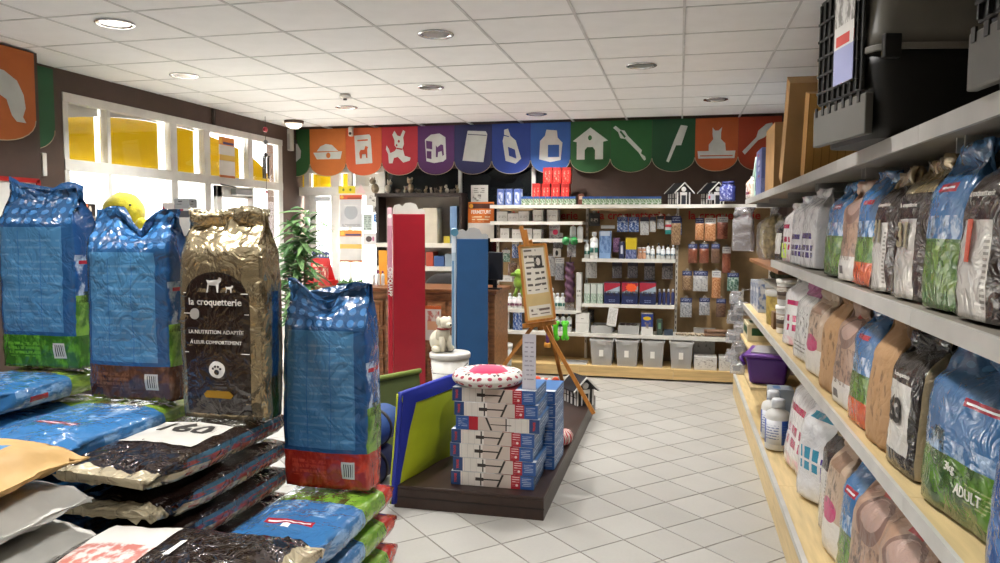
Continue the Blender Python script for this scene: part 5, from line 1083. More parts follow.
# ---- right bay: four rows of hanging chew packs
rows = [(671, 681, 216, 245, C_TAN, H_BL, 'tan rawhide pack', 1), (695, 704, 218, 240, C_OR, H_BL, 'orange stick pack', 1), (704.5, 716, 218, 241, C_OR, H_WH, 'wide orange stick pack', 1), (717, 728, 217, 239, C_RED, H_WH, 'red white stick pack', 1),
        (688, 697.5, 244, 263, C_RED, H_BL, 'dark red stick pack', 2), (699, 709, 244, 263, C_RED, H_BL, 'red brown chew pack', 2), (711, 720, 244, 263, C_DK, H_BL, 'dark brown chew pack', 2), (722, 731, 247, 273, C_RED, H_WH, 'long red stick pack', 2),
        (682, 692, 271, 290, C_TAN, H_BL, 'cream bone pack', 3), (693, 708, 271, 291, C_WH, H_BL, 'wide white bone pack', 3), (711.5, 721, 271, 298, C_OR, H_WH, 'long orange roll pack', 3), (727, 739, 273, 291, C_GN, H_BL, 'green chew pack', 3),
        (680, 692, 298, 317, C_CLR, H_BL, 'grey blue pack', 4), (699, 710, 298, 315, C_CLR, H_BL, 'pale clear pack', 4), (716, 726, 299, 317, C_DK, H_BL, 'dark cat picture pack', 4), (730, 742, 300, 319, C_GREY, H_DK, 'grey bone pack', 4)]
for k, (a_, c_, v0, v1, m_, h_, t_, rw) in enumerate(rows): pouch('%s hanging in the %s row of the right back bay' % (t_, ords[rw-1]), a_, c_, v0, v1, m_, header=h_, seed=50+k, group='chew packs on the right back bay', Y=8.34)
pouch('navy white toy pack at the edge of right and middle bays', 673, 682, 218, 235, C_BL, header=H_BL, seed=90, Y=8.42)
BON = P('cream_bones', 'b4a48c', .6, var=.2, vs=20)
for k in range(6):
    p = AY(680+k*4.6, 334.5, 8.25); q = thing('rawhide_bone', 'small cream rawhide bone, %s from left on lowest right shelf' % ords[k], 'chew bone', (p.x, 8.25+.03*(k % 2), .475), .4*k, 'rawhide bones')
    MB().tube([(-.03, 0, 0), (.03, 0, 0)], .01, 8).build('shaft', BON, q)
    for sx in (-1, 1):
        for sy in (-1, 1): MB().sph((sx*.033, sy*.011, 0), .014, n=8, k=6).build('knuckle', BON, q)
for k in range(5):
    q = tag(MB().tube([(0, -.13, 0), (.01, 0, .004), (0, .13, 0)], .017, 8).xf(Matrix.Rotation(math.pi/2, 4, 'Z')).build('chew_stick', P('brown_chew_stick', '7a5a42', .5)), 'brown chew stick, %s of a pile on lowest right shelf' % ords[k], 'chew stick', 'brown chew sticks')
    q.location = (AY(717+(k % 2)*3, 330, 8.3).x, 8.25+.045*(k % 3), .476+.036*(k//3))
# ================================================================ CENTRE: platform and its goods
WENGE = P('dark_brown_platform', '33221b', .4, vs=3, var=.15, stretch=(8, 1, 8))
PX0, PX1, PY0, PY1, PZ = -1.56, -.695, 4.0, 6.62, .13
r = thing('display_platform', 'low dark brown display platform on the tiled floor', 'platform', ((PX0+PX1)/2, (PY0+PY1)/2, 0)); w, l = (PX1-PX0)/2, (PY1-PY0)/2
MB().box(-w, w, -l, l, PZ-.02, PZ).build('top_board', WENGE, r, bev=.004)
for q in ((-w, w, -l, -l+.02), (-w, w, l-.02, l), (-w, -w+.02, -l+.02, l-.02), (w-.02, w, -l+.02, l-.02)): MB().box(*q, 0, PZ-.02).build('side_board', WENGE, r)
MB().box(-w-.003, w+.003, -l-.003, -l, .06, .066).build('groove_line', P('groove_dark', '1a100c', .6), r)
# stack of flat cartons
TB = P('play_box_navy', '24416f', .4); 
FRONT = P('play_box_front', 'cfcac2', .4, coat=.2, layers=(('r', '24416f', 0, .12, 0, 1), ('r', 'b9aca2', .40, .76, 0, 1), ('r', 'a01f2c', .73, .84, 0, 1), ('r', '27508c', .84, 1, 0, 1), ('b', 'a5a29c', .14, .36, 0, 1, 14, .05), ('l', '9aa6c0', .86, .97, .2, .85, 8, .4, 12),
          ('r', '2a2422', .36, .375, .05, .95), ('r', '2a2422', .31, .6, .48, .58), ('r', '2a2422', .30, .4, .4, .64), ('l', 'd8b4b4', .745, .83, .2, .9, 6, .35, 9), ('e', 'd9c9c4', .8, .28, .015, .09)))
FR_F = P('play_box_front_flipped', 'cfcac2', .4, coat=.2, layers=(('r', '24416f', .88, 1, 0, 1), ('r', 'b9aca2', .24, .6, 0, 1), ('r', 'a01f2c', .16, .27, 0, 1), ('r', '27508c', 0, .16, 0, 1), ('b', 'a5a29c', .64, .86, 0, 1, 14, .05), ('l', '9aa6c0', .03, .14, .2, .85, 8, .4, 12), ('r', '2a2422', .6, .615, .05, .95), ('r', '2a2422', .42, .67, .44, .5)))
SIDE = P('play_box_side', '2f5f98', .4, layers=(('n', '6f94c0', 0, 1, 0, 1, 3, .55), ('l', 'b4c6dc', .1, .9, .3, .8, 4, .3, 8))); TOPP = P('play_box_top', '3a6ca4', .4, layers=(('r', 'd5d8de', 0, 1, 0, .12), ('r', 'a01f2c', .62, .76, 0, 1)))
BY = 4.09; bw = AY(535, 450, BY).x-AY(452, 450, BY).x; bh = .0795; bx0 = AY(452, 450, BY).x
offs = [-.008, .006, -.012, -.004, .022, .012, .002]
on = ['lowest', 'second from bottom', 'third from bottom', 'middle', 'third from top', 'second from top', 'topmost']
RD2 = P('logo_red', 'c23a34', .5)
for k in range(7):
    r = thing('play_set_carton', 'flat blue and white play set carton, %s of front stack' % on[k], 'carton', (bx0+bw/2+offs[k], BY+.17, PZ+.001+k*(bh+.0012)), RND.uniform(-.012, .012), 'play set cartons front stack')
    fl = (k == 4)
    MB().box(-bw/2, bw/2, -.17, .17, 0, bh, m=[0, 1, 2, 2, 3, 2]).build('carton_body', [FR_F if fl else FRONT, SIDE, TB, TOPP], r, bev=.002)
    # printed hurdle bars (black slanted frame) and brand word at the end
    sg = -1 if fl else 1
    b = MB(); o = b.add([(sg*(bw*x-bw/2) if True else 0, -.1708, bh*z) for x, z in ((.555, .05), (.58, .05), (.645, .95), (.62, .95))]); b.face([o, o+1, o+2, o+3] if sg > 0 else [o+3, o+2, o+1, o]); b.build('printed_bar', INK, r)
    letter('TRIXIE', .018, RD2, r, lambda a, b_, q, sg=sg: Vector((sg*(-bw/2+bw*.06)-b_*1.0, -.1712-q, bh/2+a)), bold=.02)
for k in range(6):
    r = thing('play_set_carton', 'flat blue play set carton, %s of the stack behind' % (on[:5]+['topmost'])[k], 'carton', (bx0+bw/2+.05, BY+.56, PZ+.001+k*(bh+.0012)), RND.uniform(-.02, .02), 'play set cartons rear stack')
    MB().box(-bw/2, bw/2, -.17, .17, 0, bh, m=[0, 1, 2, 2, 3, 2]).build('carton_body', [FRONT, SIDE, TB, TOPP], r, bev=.002)
# round pet bed
zt = PZ+7*(bh+.0012)+.002
r = thing('round_pet_bed', 'round white pet bed with hearts and pink cushion', 'pet bed', (bx0+bw*.37, BY+.14, zt))
HEART = P('heart_print_fabric', 'd6d2cc', .85, var=.05, layers=(('d', 'a03a4a', 0, 1, 0, 1, 22, 6, .05), ), bump=.1, bs=50); 
def tor(u, v):
    a, q = 2*math.pi*u, 2*math.pi*v; R, rr = .15, .058+.006*noise.noise(Vector((math.cos(a)*3, math.sin(a)*3, 1)))
    return ((R+rr*1.05*math.cos(q))*math.cos(a), (R+rr*1.05*math.cos(q))*math.sin(a), .042+rr*.68*math.sin(q))
MB().grid(tor, 40, 16, 0, True, True).build('ring_cushion', HEART, r)
MB().lathe([(.13, .035), (.118, .07), (.09, .092), (.05, .1), (0, .102)], 28).build('inner_cushion', P('hot_pink_fabric', 'd02a5c', .85, sheen=.3), r)
HM = [P('heart_red', 'a3283c', .8), P('heart_grey', '4a4848', .8), P('heart_pink', 'b87a84', .8)]
for k in range(46):          # printed hearts along the ring
    a = k*2.399; q = math.radians([20, 55, -15][k % 3]); nrm = Vector((math.cos(q)*math.cos(a), math.cos(q)*math.sin(a), math.sin(q)))
    p = Vector(((.15+.0625*math.cos(q))*math.cos(a), (.15+.0625*math.cos(q))*math.sin(a), .042+.0415*math.sin(q)))+nrm*.004
    t = Vector((-math.sin(a), math.cos(a), 0)); up = nrm.cross(t)
    b = MB(); o = b.add([p+t*(x*.009)+up*(y*.009) for x, y in ((0, -1), (.9, .1), (.8, .7), (.35, .8), (0, .4), (-.35, .8), (-.8, .7), (-.9, .1))]); b.face(range(o, o+8)); b.build('printed_heart', HM[k % 3], r)
# white price sheet standing at the stack edge
r = thing('price_sheet', 'tall white price sheet standing beside the round pet bed', 'price sheet', (AY(529, 388, BY+.04).x, BY+.04, zt))
MB().box(-.038, .038, -.002, .002, 0, .31).build('sheet', P('price_sheet_print', 'c9c6ce', .6, layers=(('l', '9a96a0', .15, .85, .15, .9, 12, .3, 5),)), r)
MB().box(-.04, .04, -.02, .02, 0, .006).build('foot', CLEARP, r)
# lime and royal blue folding mat standing upright
A, B = Vector((-1.515, 3.985, PZ+.002)), Vector((-1.36, 4.62, PZ+.002)); ang = math.atan2(B.y-A.y, B.x-A.x); Lm = (B-A).length
r = thing('cooling_mat', 'lime and royal blue padded mat standing on the platform', 'mat', A, ang); LIME = P('lime_fabric', 'b9c622', .6, var=.06, bump=.08, bs=9); ROY = P('royal_blue_fabric', '1f2f9c', .6, var=.06, bump=.08, bs=9)
hm = .53
def pad(u, v, s=1): 
    bul = .03*(math.sin(math.pi*u)*math.sin(math.pi*v))**.6
    return (u*Lm, -s*(.012+bul)+.02*noise.noise(Vector((u*2, v*2, 4)))-.05*v+.05, v*hm-.11*max(0, 1-u*5)**2*(1-v)**2)
MB().grid(lambda u, v: pad(u, v, 1), 16, 16, 0, True).build('front_cover', LIME, r)
MB().grid(lambda u, v: pad(1-u, v, -1), 16, 16, 0, True).build('back_cover', ROY, r)
b = MB(); b.grid(lambda u, v: (lambda p: (p[0], p[1]-.006, p[2]))(pad(u*(.03+.17*v), v, 1)), 4, 16); b.build('blue_edge_band', ROY, r)
b = MB(); b.grid(lambda u, v: (lambda p: (p[0], p[1]-.0065, p[2]))(pad(u, 1-.13*v, 1)), 16, 3); b.build('blue_top_band', ROY, r)
b = MB(); b.tube([pad(0, v/10, 0) for v in range(11)]+[pad(u/10, 1, 0) for u in range(1, 11)], .016, 8); b.build('blue_rim', ROY, r)
MB().tube([(lambda p: (p[0]-.012, p[1]+.012, p[2]))(pad(0, v/10, 0)) for v in range(11)], .006, 6).build('lime_piping', LIME, r)
# blue and olive play tunnels behind the mat
OLV = P('olive_fabric', '4e5a2c', .75, bump=.1, bs=12); NAV = P('navy_fabric', '1a2650', .75, bump=.1, bs=12)
r = thing('folded_mat', 'olive green folded mat leaning behind the tall red-foot sack', 'mat', (-1.98, 4.9, 0), math.radians(62))
MB().box(-.36, .36, -.03, .03, .0, .55).xf(Matrix.Rotation(-.10, 4, 'X')).build('mat_body', OLV, r, bev=.02)
MB().tube([(-.36, 0.025, .55), (.36, .025, .55)], .02).build('mat_edge', P('olive_piping', '6a7a2e', .7), r)
for k, (y, z, m_, t_) in enumerate(((4.28, .112, NAV, 'navy'), (4.3, .355, P('teal_blue_fabric', '20457a', .75, bump=.1, bs=12), 'teal blue'))):
    r = thing('play_tunnel', '%s rolled play tunnel behind the lime mat' % t_, 'play tunnel', (-1.83+.02*k, y, z+.012), 0, 'rolled tunnels')
    MB().lathe([(.0, -.22), (.1, -.22), (.115, -.18), (.105, -.1), (.115, 0), (.105, .1), (.115, .18), (.1, .22), (0, .22)], 20).xf(Matrix.Rotation(math.pi/2, 4, 'X') @ Matrix.Identity(4)).build('tunnel_fabric', m_, r)
    MB().lathe([(.112, -.012), (.122, -.012), (.122, .012), (.112, .012)], 20).xf(Matrix.Rotation(math.pi/2, 4, 'X')).build('strap', INK, r)
# red striped toy, small house and orange toys on the platform's far end
r = thing('striped_toy', 'red white striped toy lying on the platform edge', 'dog toy', AY(564, 441, 5.05)); r.location.z = PZ
STR_ = P('red_stripe_fabric', 'b9b2a9', .8, layers=(('b', 'a02030', 0, 9, -9, 9, 12, .5),))
MB().sph((0, 0, .05), .06, .11, .05, 18, 12, 0, .1, 3).build('plush_body', STR_, r); MB().sph((.0, -.1, .06), .04).build('plush_head', STR_, r)
r2 = toyhouse('small black and white toy house with dark solar roof on platform', (-.80, 6.3, PZ), .82, .62)
MB().box(.03, .12, -.09, .09, .0, .006).xf(Matrix.Translation((-.01, 0, .285)) @ Matrix.Rotation(math.radians(44), 4, 'Y')).build('solar_panel', P('solar_blue', '24304a', .15), r2)
r = thing('plush_crab', 'orange plush toy sitting behind the easel legs', 'dog toy', (-1.09, 6.4, PZ)); OR = P('orange_plush', 'd2491a', .85, sheen=.4, bump=.2, bs=60)
MB().sph((0, 0, .09), .09, .07, .085, amp=.1).build('body', OR, r)
for k in (-1, 1): MB().sph((k*.08, -.03, .16), .035).build('claw', OR, r); MB().sph((k*.03, -.05, .17), .018).build('eye', WHITE, r)
r = thing('blue_bowl_toy', 'dark blue rubber toy beside the easel foot', 'dog toy', (-1.2, 6.1, PZ)); MB().lathe([(.05, 0), (.07, .03), (.05, .07), (.06, .12), (.03, .15), (0, .15)], 16).build('rubber_body', P('dark_blue_rubber', '28406a', .4), r); MB().sph((0, 0, .17), .03).build('tip', P('dark_blue_rubber', '28406a', .4), r)
# easel with price board
r = thing('wooden_easel', 'honey coloured wooden easel behind the carton stacks', 'easel', (-1.2, 5.9, 0)); Ye = 6.0
def ep(u, v, Y): p = AY(u, v, Y); return p-Vector((-1.2, 5.9, 0))
top = ep(524, 229, 6.0)
lf = ep(499, 372, 6.0); rf = ep(583, 397, 6.25); mf = ep(556, 398, 5.9); bk = Vector((0, 0, 0))
kk = ep(537, 330, 6.0)
def footto(a, b_, z=PZ): t = (z-a.z)/(b_.z-a.z); return a+(b_-a)*t
for nm_, a_, c_ in (('front_leg', ep(536, 322, 5.98), footto(ep(536, 322, 5.98), ep(499, 372, 5.9))), ('front_leg', ep(540, 318, 5.98), footto(ep(540, 318, 5.98), ep(585, 398, 5.95))), ('rear_leg', ep(530, 240, 6.0), footto(ep(530, 240, 6.0), ep(566, 398, 6.4)))):
    MB().bar(a_, c_, .03, .022, up=(0, 1, 0)).build(nm_, EASELW, r)
MB().bar(ep(524, 230, 5.99), ep(541, 330, 5.96), .045, .022, up=(0, 1, 0)).build('mast', EASELW, r)
MB().bar(ep(521, 226, 5.985), ep(524, 240, 5.985), .03, .024, up=(0, 1, 0)).build('mast_head', EASELW, r, bev=.006)
MB().bar(ep(523, 326, 5.93), ep(556, 322, 5.93), .035, .04, up=(0, 1, 0)).build('ledge', EASELW, r)
b1 = thing('price_board', 'cream price list board with wooden frame on the easel', 'price board', AY(541, 322, 5.9))
o0 = b1.location
c4 = [AY(u, v, Y)-o0 for u, v, Y in ((527, 322, 5.9), (555, 318, 5.9), (545.5, 244, 5.94), (519, 246, 5.94))]
b = MB(); n_ = Vector((0, .012, 0)); o = b.add(c4+[c+n_ for c in c4]); 
for q in ((0, 1, 2, 3), (7, 6, 5, 4), (0, 4, 5, 1), (1, 5, 6, 2), (2, 6, 7, 3), (3, 7, 4, 0)): b.face([o+x for x in q], [(0, 0), (1, 0), (1, 1), (0, 1)])
b.build('board', P('price_board_print', 'c9b07a', .6, layers=(('r', 'd6d0c2', .12, .9, .36, .96), ('r', 'd6d0c2', .12, .9, .05, .2), ('l', '5a544c', .18, .85, .4, .72, 13, .4, 6), ('r', '2e2a26', .5, .8, .7, .86), ('e', 'c4bcb0', .65, .78, .08, .05), ('l', '6a645a', .15, .6, .76, .94, 12, .4, 6), ('l', '6a5a50', .2, .86, .08, .18, 16, .5, 5))), b1)
for k in range(4): MB().bar(c4[k]-Vector((0, .006, 0)), c4[(k+1) % 4]-Vector((0, .006, 0)), .018, .014, up=(0, 1, 0)).build('frame_strip', EASELW, b1)
# ================================================================ display columns
def column(label, u0, u1, vt, Y, col, name, side_txt=None, hcol='b9b6ae', depth=.26, rzc=.4):
    a, c = AY(u0, 300, Y), AY(u1, 300, Y); zt = AY((u0+u1)/2, vt, Y).z; w = c.x-a.x
    r = thing('display_column', label, 'display stand', ((a.x+c.x)/2-.5*depth*math.sin(rzc), Y+depth/2, 0), rzc, 'cardboard display columns')
    m = P(name, col, .38, var=.04); 
    MB().box(-w/2, w/2, -depth/2, depth/2, .04, zt).build('column_body', m, r, bev=.003)
    MB().box(-w/2-.02, w/2+.02, -depth/2-.01, depth/2+.02, 0, .04).build('base', P(name+'_dark', '1c1c22', .5), r)
    hm_ = P(name+'_header', hcol, .5)
    pts = [(-w/2, 0), (w/2, 0), (w/2, .035), (w*.42, .05), (w*.3, .045), (w*.22, .09), (w*.05, .105), (-.1*w, .1), (-w*.2, .07), (-w*.3, .09), (-w*.44, .08), (-w/2, .05)]
    MB().prism(pts, lambda x, y, t: (x, -depth/2+.02-t, zt+y), .008).build('header_card', hm_, r)
    return r, w, zt, depth
rr, w, zt_, dp = column('tall red display column with pale scalloped header', 394, 424, 214, 6.6, '8c1020', 'red_column')
lp_ = P('pink_side_panel', 'c98a9c', .4, layers=(('r', '9c1526', 0, 1, 0, .62), ('r', 'd8b0bc', 0, 1, .9, 1.1)))
q_ = MB().box(-w/2-.05, -w/2-.006, -dp/2-.004, -dp/2+.03, .1, zt_+.06).build('side_panel', lp_, rr, bev=.01)
letter('CROQUAPP', .05, WINK, rr, lambda a, b_, q: Vector((-w/2-.028+b_, -dp/2-.0055-q, zt_-.62-a)), bold=.02)
MB().prism(circ(0, 0, .02, 12), lambda x, y, t: (-w/2-.028+x, -dp/2-.005-t, zt_-.02+y), .002).build('emblem', WINK, rr)
rr, w, zt_, dp = column('tall blue display column with grey header beside monitor', 457, 487.5, 239, 6.7, '24507e', 'blue_column', hcol='a3a3a2')
MB().box(-w/2-.045, -w/2-.006, -dp/2-.004, -dp/2+.03, .1, zt_+.1).build('side_panel', P('pale_blue_side_panel', 'a9bccc', .35, layers=(('r', 'c9d4de', 0, 1, .85, 1.1), ('r', '5c86ac', 0, .5, 0, .8))), rr, bev=.01)
MB().prism(circ(0, 0, .035, 16), lambda x, y, t: (-w/2-.02+x, -dp/2-.005-t, zt_+.06+y), .004).build('emblem', P('emblem_teal', '46748c', .4), rr)
# ================================================================ counter
CZ = 1.0; cx0, cx1, cy = -3.75, -1.72, 7.05
r = thing('wooden_counter', 'long wooden sales counter with panelled front', 'counter', ((cx0+cx1)/2, cy+.3, 0)); cw = (cx1-cx0)/2
MB().box(-cw, cw, -.28, .3, 0, CZ-.04).build('counter_body', OAK, r)
MB().box(-cw-.03, cw+.03, -.34, .34, CZ-.04, CZ).build('counter_top', P('counter_top_wood', '7a4c2a', .35, vs=4, var=.25, stretch=(2, 8, 8)), r, bev=.008)
MB().box(-cw-.01, cw+.01, -.31, -.28, CZ-.09, CZ-.04).build('moulding', OAK, r)
nP = 9
for k in range(nP):
    x = -cw+.04+(2*cw-.08)*(k+.5)/nP; h_ = (2*cw-.08)/nP/2-.015
    for z0, z1 in ((.08, .3), (.34, .58), (.62, .88)):
        d_ = MB().box(x-h_, x+h_, -.3, -.28, z0, z1).build('front_panel', OAK, r, bev=.006)
        MB().box(x-h_+.035, x+h_-.035, -.308, -.3, z0+.035, z1-.035).build('raised_field', P('oak_field', '99683f', .42, vs=4, var=.2, stretch=(2, 8, 8)), d_, bev=.006)
# goods on the counter
def card(label, u0, u1, v0, v1, Y, mat, name='poster', cat='poster', th=.004, group=None, mats=None):
    a, c = AY(u0, v1, Y), AY(u1, v0, Y); o = MB().box(0, c.x-a.x, 0, th, 0, c.z-a.z).build(name, mat); o.location = a
    return tag(o, label, cat, group)
r = thing('treat_display', 'red cardboard treat display with packs on the counter', 'display', (AY(321, 281, 7.2).x, 7.2, CZ+.002)); RDC = P('bright_red_card', 'c01c1e', .45)
w = AY(333, 281, 7.2).x-AY(307, 281, 7.2).x
MB().box(-w/2, w/2, -.1, .1, 0, .05).build('tray', RDC, r)
MB().prism([(-w*.5, 0), (w*.5, 0), (w*.3, .2), (w*.22, .34), (-w*.4, .36), (-w*.48, .2)], lambda x, y, t: (x, .06-t, y), .008).build('back_card', P('red_display_print', 'c01c1e', .45, layers=(('r', '26356e', 0, 1, .76, 1.1), ('d', 'd8dae6', 0, 1, .76, 1.1, 8, 9, .09), ('r', 'd8b49c', .1, .5, .5, .58))), r)
for k in range(3): MB().box(-w*.4+k*w*.28, -w*.4+k*w*.28+w*.22, -.09, -.05, .05, .19).build('treat_pack', P('red_pack_print', 'b3262a', .4, layers=(('n', 'e0c4b4', .2, .8, .2, .9, 3, .5),)), r)
Yg = 8.66
card('white star poster with orange heading in the back window', 340, 362, 195, 228, Yg, P('star_poster', 'c9cacc', .6, layers=(('r', 'c9502a', 0, 1, .87, 1), ('e', 'e0a030', .1, .94, .08, .05), ('r', '5a3020', .35, .95, .89, .92), ('e', 'a2a6ac', .5, .48, .3, .22), ('r', 'd6d7d8', .2, .8, .66, .7), ('l', '8a8c90', .1, .9, .04, .12, 30, .5, 8))))
card('white poster with orange bands below the star poster', 340, 362, 230, 262, Yg, P('orange_band_poster', 'd6d3cd', .6, layers=(('r', 'd98a3a', 0, 1, .8, 1), ('e', 'e6b040', .12, .9, .09, .07), ('r', '4a3a6a', .25, .95, .82, .88), ('r', 'd9b45a', 0, 1, .42, .56), ('r', 'b5652e', 0, 1, 0, .06))))
card('small yellow notice with arrows above the star poster', 338.5, 355, 186, 193.5, Yg, P('yellow_notice', 'd8c81c', .6, layers=(('e', '6a7a1c', .3, .5, .07, .2), ('e', '6a7a1c', .72, .5, .07, .2))), name='notice', cat='notice')
tri = thing('triangle_sign', 'small pale pink triangle sign in the back window', 'sign', AY(361, 193, Yg)); MB().prism([(-.06, 0), (.06, 0), (0, .11)], lambda x, y, t: (x, -t, y), .004).build('triangle', P('pale_pink_sign', 'd9c0c4', .6), tri)
card('white dog silhouette poster at top of posters', 366, 380, 192, 206, Yg-.02, P('dog_poster', 'd9d8d6', .6, layers=(('n', '3a3634', .15, .9, .3, .75, 4, .55),)))
card('small paw print sticker poster beneath the dog poster', 372.5, 382, 205, 213, Yg-.01, P('paw_poster', 'b9b9b8', .6, layers=(('e', '4a4440', .5, .5, .3, .35),)))
card('blue rectangular sticker beside the star poster', 373.5, 384, 214, 222, Yg-.01, P('blue_sticker', '2f6cae', .5, layers=(('l', 'c9d8ea', .15, .85, .3, .8, 3, .4, 6),)), name='sticker', cat='sticker')
card('grey green information sheet beside the star poster', 363, 372, 214, 231, Yg, P('info_sheet', 'b6c4bc', .6, layers=(('l', '6a7a72', .1, .9, .1, .9, 9, .5, 5),)))
card('framed white picture with dark animals', 363.5, 377, 233, 245, Yg, P('animal_picture', 'd2cfcf', .6, layers=(('e', '4a3a3a', .4, .5, .22, .24), ('e', 'b06a8a', .72, .52, .08, .2))))
card('bright orange zigzag card standing by the red column', 379, 387, 250, 284, 7.4, P('orange_card', 'e09a2a', .5), name='display_card', cat='display card').location.z = CZ+.002
card('white notice with orange FERMETURE panel behind the blue column', 468, 494, 202, 238, 8.5, P('closing_notice', 'd8d4cc', .6, layers=(('r', 'cc6a1e', 0, 1, .42, 1), ('r', '4a2418', .02, .98, .82, .96), ('e', 'd89a2a', .12, .89, .08, .06), ('l', 'e6cfa8', .15, .85, .46, .62, 14, .5, 8))))
fo = [o for o in COL.objects if 'FERMETURE' in o.get('label', '')][0]; wd = AY(494, 202, 8.5).x-AY(468, 202, 8.5).x; hd = AY(480, 202, 8.5).z-AY(480, 238, 8.5).z
letter('FERMETURE', .055, WINK, fo, lambda a, b_, q: Vector((wd/2+a*.82, -.001-q, hd*.72+b_)), bold=.02)
card('grey and white poster leaning above the orange notice', 471, 488, 185, 202, 8.52, P('grey_poster', 'c3c2bd', .6, layers=(('n', '5a5654', .1, .6, .05, .45, 4, .5), ('l', '6a6864', .1, .8, .55, .85, 9, .4, 5))))
for k in range(3):
    p = AY(374+k*4.4, 280, 7.3); bottle('lip_tube', 'small white tube with purple cap on counter, %s from left' % ords[k], (p.x, 7.3, CZ+.002), .018, .15, WHB, P('purple_cap', '8a2a5c', .4), None, 'small counter tubes', cat='tube')
r = thing('grass_tray', 'low tray of green cat grass on the counter', 'plant', (AY(352, 283, 7.1).x, 7.1, CZ+.002)); MB().box(-.14, .14, -.06, .06, 0, .03).build('tray', BLACK, r)
b = MB()
for k in range(160):
    x, y = RND.uniform(-.13, .13), RND.uniform(-.05, .05); a = RND.uniform(0, 6.28); h_ = RND.uniform(.03, .07); o = b.add([(x-.004, y, .03), (x+.004, y, .03), (x+.03*math.cos(a), y+.03*math.sin(a), .03+h_)]); b.face((o, o+1, o+2))
gx = b.build('grass_blades', P('cat_grass', '4a7a3a', .7), r); gx['kind'] = 'stuff'
r = thing('monitor', 'black computer monitor seen from behind on the counter', 'monitor', (AY(493.5, 287, 7.1).x, 7.15, CZ+.002)); MB().box(-.06, .08, -.02, .02, .09, .36).build('screen_back', BLACK, r, bev=.006); MB().box(-.02, .02, .0, .03, .0, .2).build('stand', BLACK, r); MB().box(-.06, .06, -.05, .07, 0, .012).build('foot', BLACK, r)
r = thing('office_chair', 'dark office chair back rising behind the counter', 'chair', (AY(441, 285, 7.7).x, 7.82, 0)); 
MB().sph((0, 0, .95), .22, .04, .16, 18, 12).build('backrest', P('dark_chair_fabric', '2c2a2a', .8), r); MB().box(-.22, .22, -.1, .3, .45, .52).build('seat', MATS['dark_chair_fabric'], r, bev=.02); MB().tube([(0, .1, .06), (0, .1, .46)], .025).build('column', CHROME, r); MB().tube([(0, .02, .5), (0, .03, .85)], .02).build('back_bar', BLACK, r)
for k in range(5): a = k*2*math.pi/5; MB().tube([(0, .1, .07), (.22*math.cos(a), .1+.22*math.sin(a), .03)], .016).build('foot_arm', BLACK, r)
# ---- shelving behind the counter with figurines
SB = P('dark_stained_shelf', '2c211c', .5); zf = AY(420, 193.5, 8.5).z
r = thing('wall_shelf', 'dark figurine shelf unit in front of the dark window', 'shelf', (AY(421, 200, 8.5).x, 8.5, 0)); hw = (AY(466, 200, 8.5).x-AY(381, 200, 8.5).x)/2
MB().box(-hw, hw, -.14, .14, zf-.04, zf).build('top_shelf', SB, r)
for v_ in (243, 266): zz = AY(430, v_, 8.5).z; MB().box(-hw, hw, -.12, .14, zz-.05, zz).build('shelf', CREAM, r)
for x in (-hw+.015, hw-.015): MB().box(x-.015, x+.015, -.1, .14, 0, zf-.04).build('side_panel', SB, r)
MB().box(-hw, hw, .14, .155, .4, zf-.04).build('back_panel', P('taupe_back_panel', '7d756b', .7), r)
FG = [P('figurine_bronze', '8a7c64', .5, var=.2, vs=30), P('figurine_pale', 'b4ac9c', .5, var=.2, vs=30), P('figurine_dark', '5c5244', .5, var=.2, vs=30)]
def figurine(label, u, h_, k, mat):
    r = thing('dog_figurine', label, 'figurine', (AY(u, 193, 8.45).x, 8.44+.03*(k % 2), zf+.001), [.5, -.7, 2.6, -2.3, 0][k % 5], 'figurines on the dark shelf'); s = h_
    if k % 3:   # sitting
        MB().sph((0, 0, .3*s), .2*s, .24*s, .3*s, 10, 8).build('body', mat, r); MB().sph((0, -.16*s, .72*s), .17*s, .2*s, .17*s, 10, 8).build('head', mat, r)
        for x in (-1, 1): MB().sph((x*.14*s, -.12*s, .88*s), .06*s, .04*s, .1*s, 6, 5).build('ear', mat, r)
    else:       # lying
        MB().sph((0, 0, .28*s), .26*s, .5*s, .27*s, 10, 8).build('body', mat, r); MB().sph((0, -.5*s, .46*s), .17*s, .2*s, .17*s, 10, 8).build('head', mat, r)
        for x in (-1, 1): MB().sph((x*.13*s, -.46*s, .6*s), .05*s, .04*s, .09*s, 6, 5).build('ear', mat, r)
fu = [(374.5, .2), (388, .17), (398, .09), (411, .19), (404.5, .09), (419, .08), (425, .09), (431.5, .07), (436, .09), (441, .08), (446.5, .1), (452, .08), (457, .1)]
for k, (u, h_) in enumerate(fu): figurine('%s animal figurine from the left on the dark shelf' % NW[k], u, h_, k+1, FG[k % 3])
BKM = [P('book_%d' % k, c, .5) for k, c in enumerate(('3a5a8c', 'b04a34', 'c9c2b0', '8a9aa4', '4a3a32', 'c7b23a', '6a8ab0'))]
def flat(label, u0, u1, v0, v1, m, Y=8.42, d=.2, name='box_file', cat='box'): 
    a, c = AY(u0, v1, Y), AY(u1, v0, Y); z = a.z
    for zz in [AY(430, q, 8.5).z for q in (243, 266)]:
        if abs(zz-z) < .09: z = zz+.001
    o = MB().box(0, c.x-a.x, 0, d, 0, max(.01, c.z-z)).build(name, m, bev=.002); o.location = (a.x, Y, z); tag(o, label, cat)
flat('white storage box with blue lid on the shelf behind counter', 423, 437, 208, 241, BKM[2]); flat('stack of blue magazines on the shelf behind counter', 408, 421, 226, 242, BKM[0], name='magazine_stack', cat='magazines')
flat('yellow note box on the shelf behind counter', 443.5, 449.5, 209, 216, BKM[5], Y=8.4); flat('blue folder standing right on the shelf behind counter', 450, 457, 206, 242, BKM[6], name='folder', cat='folder')
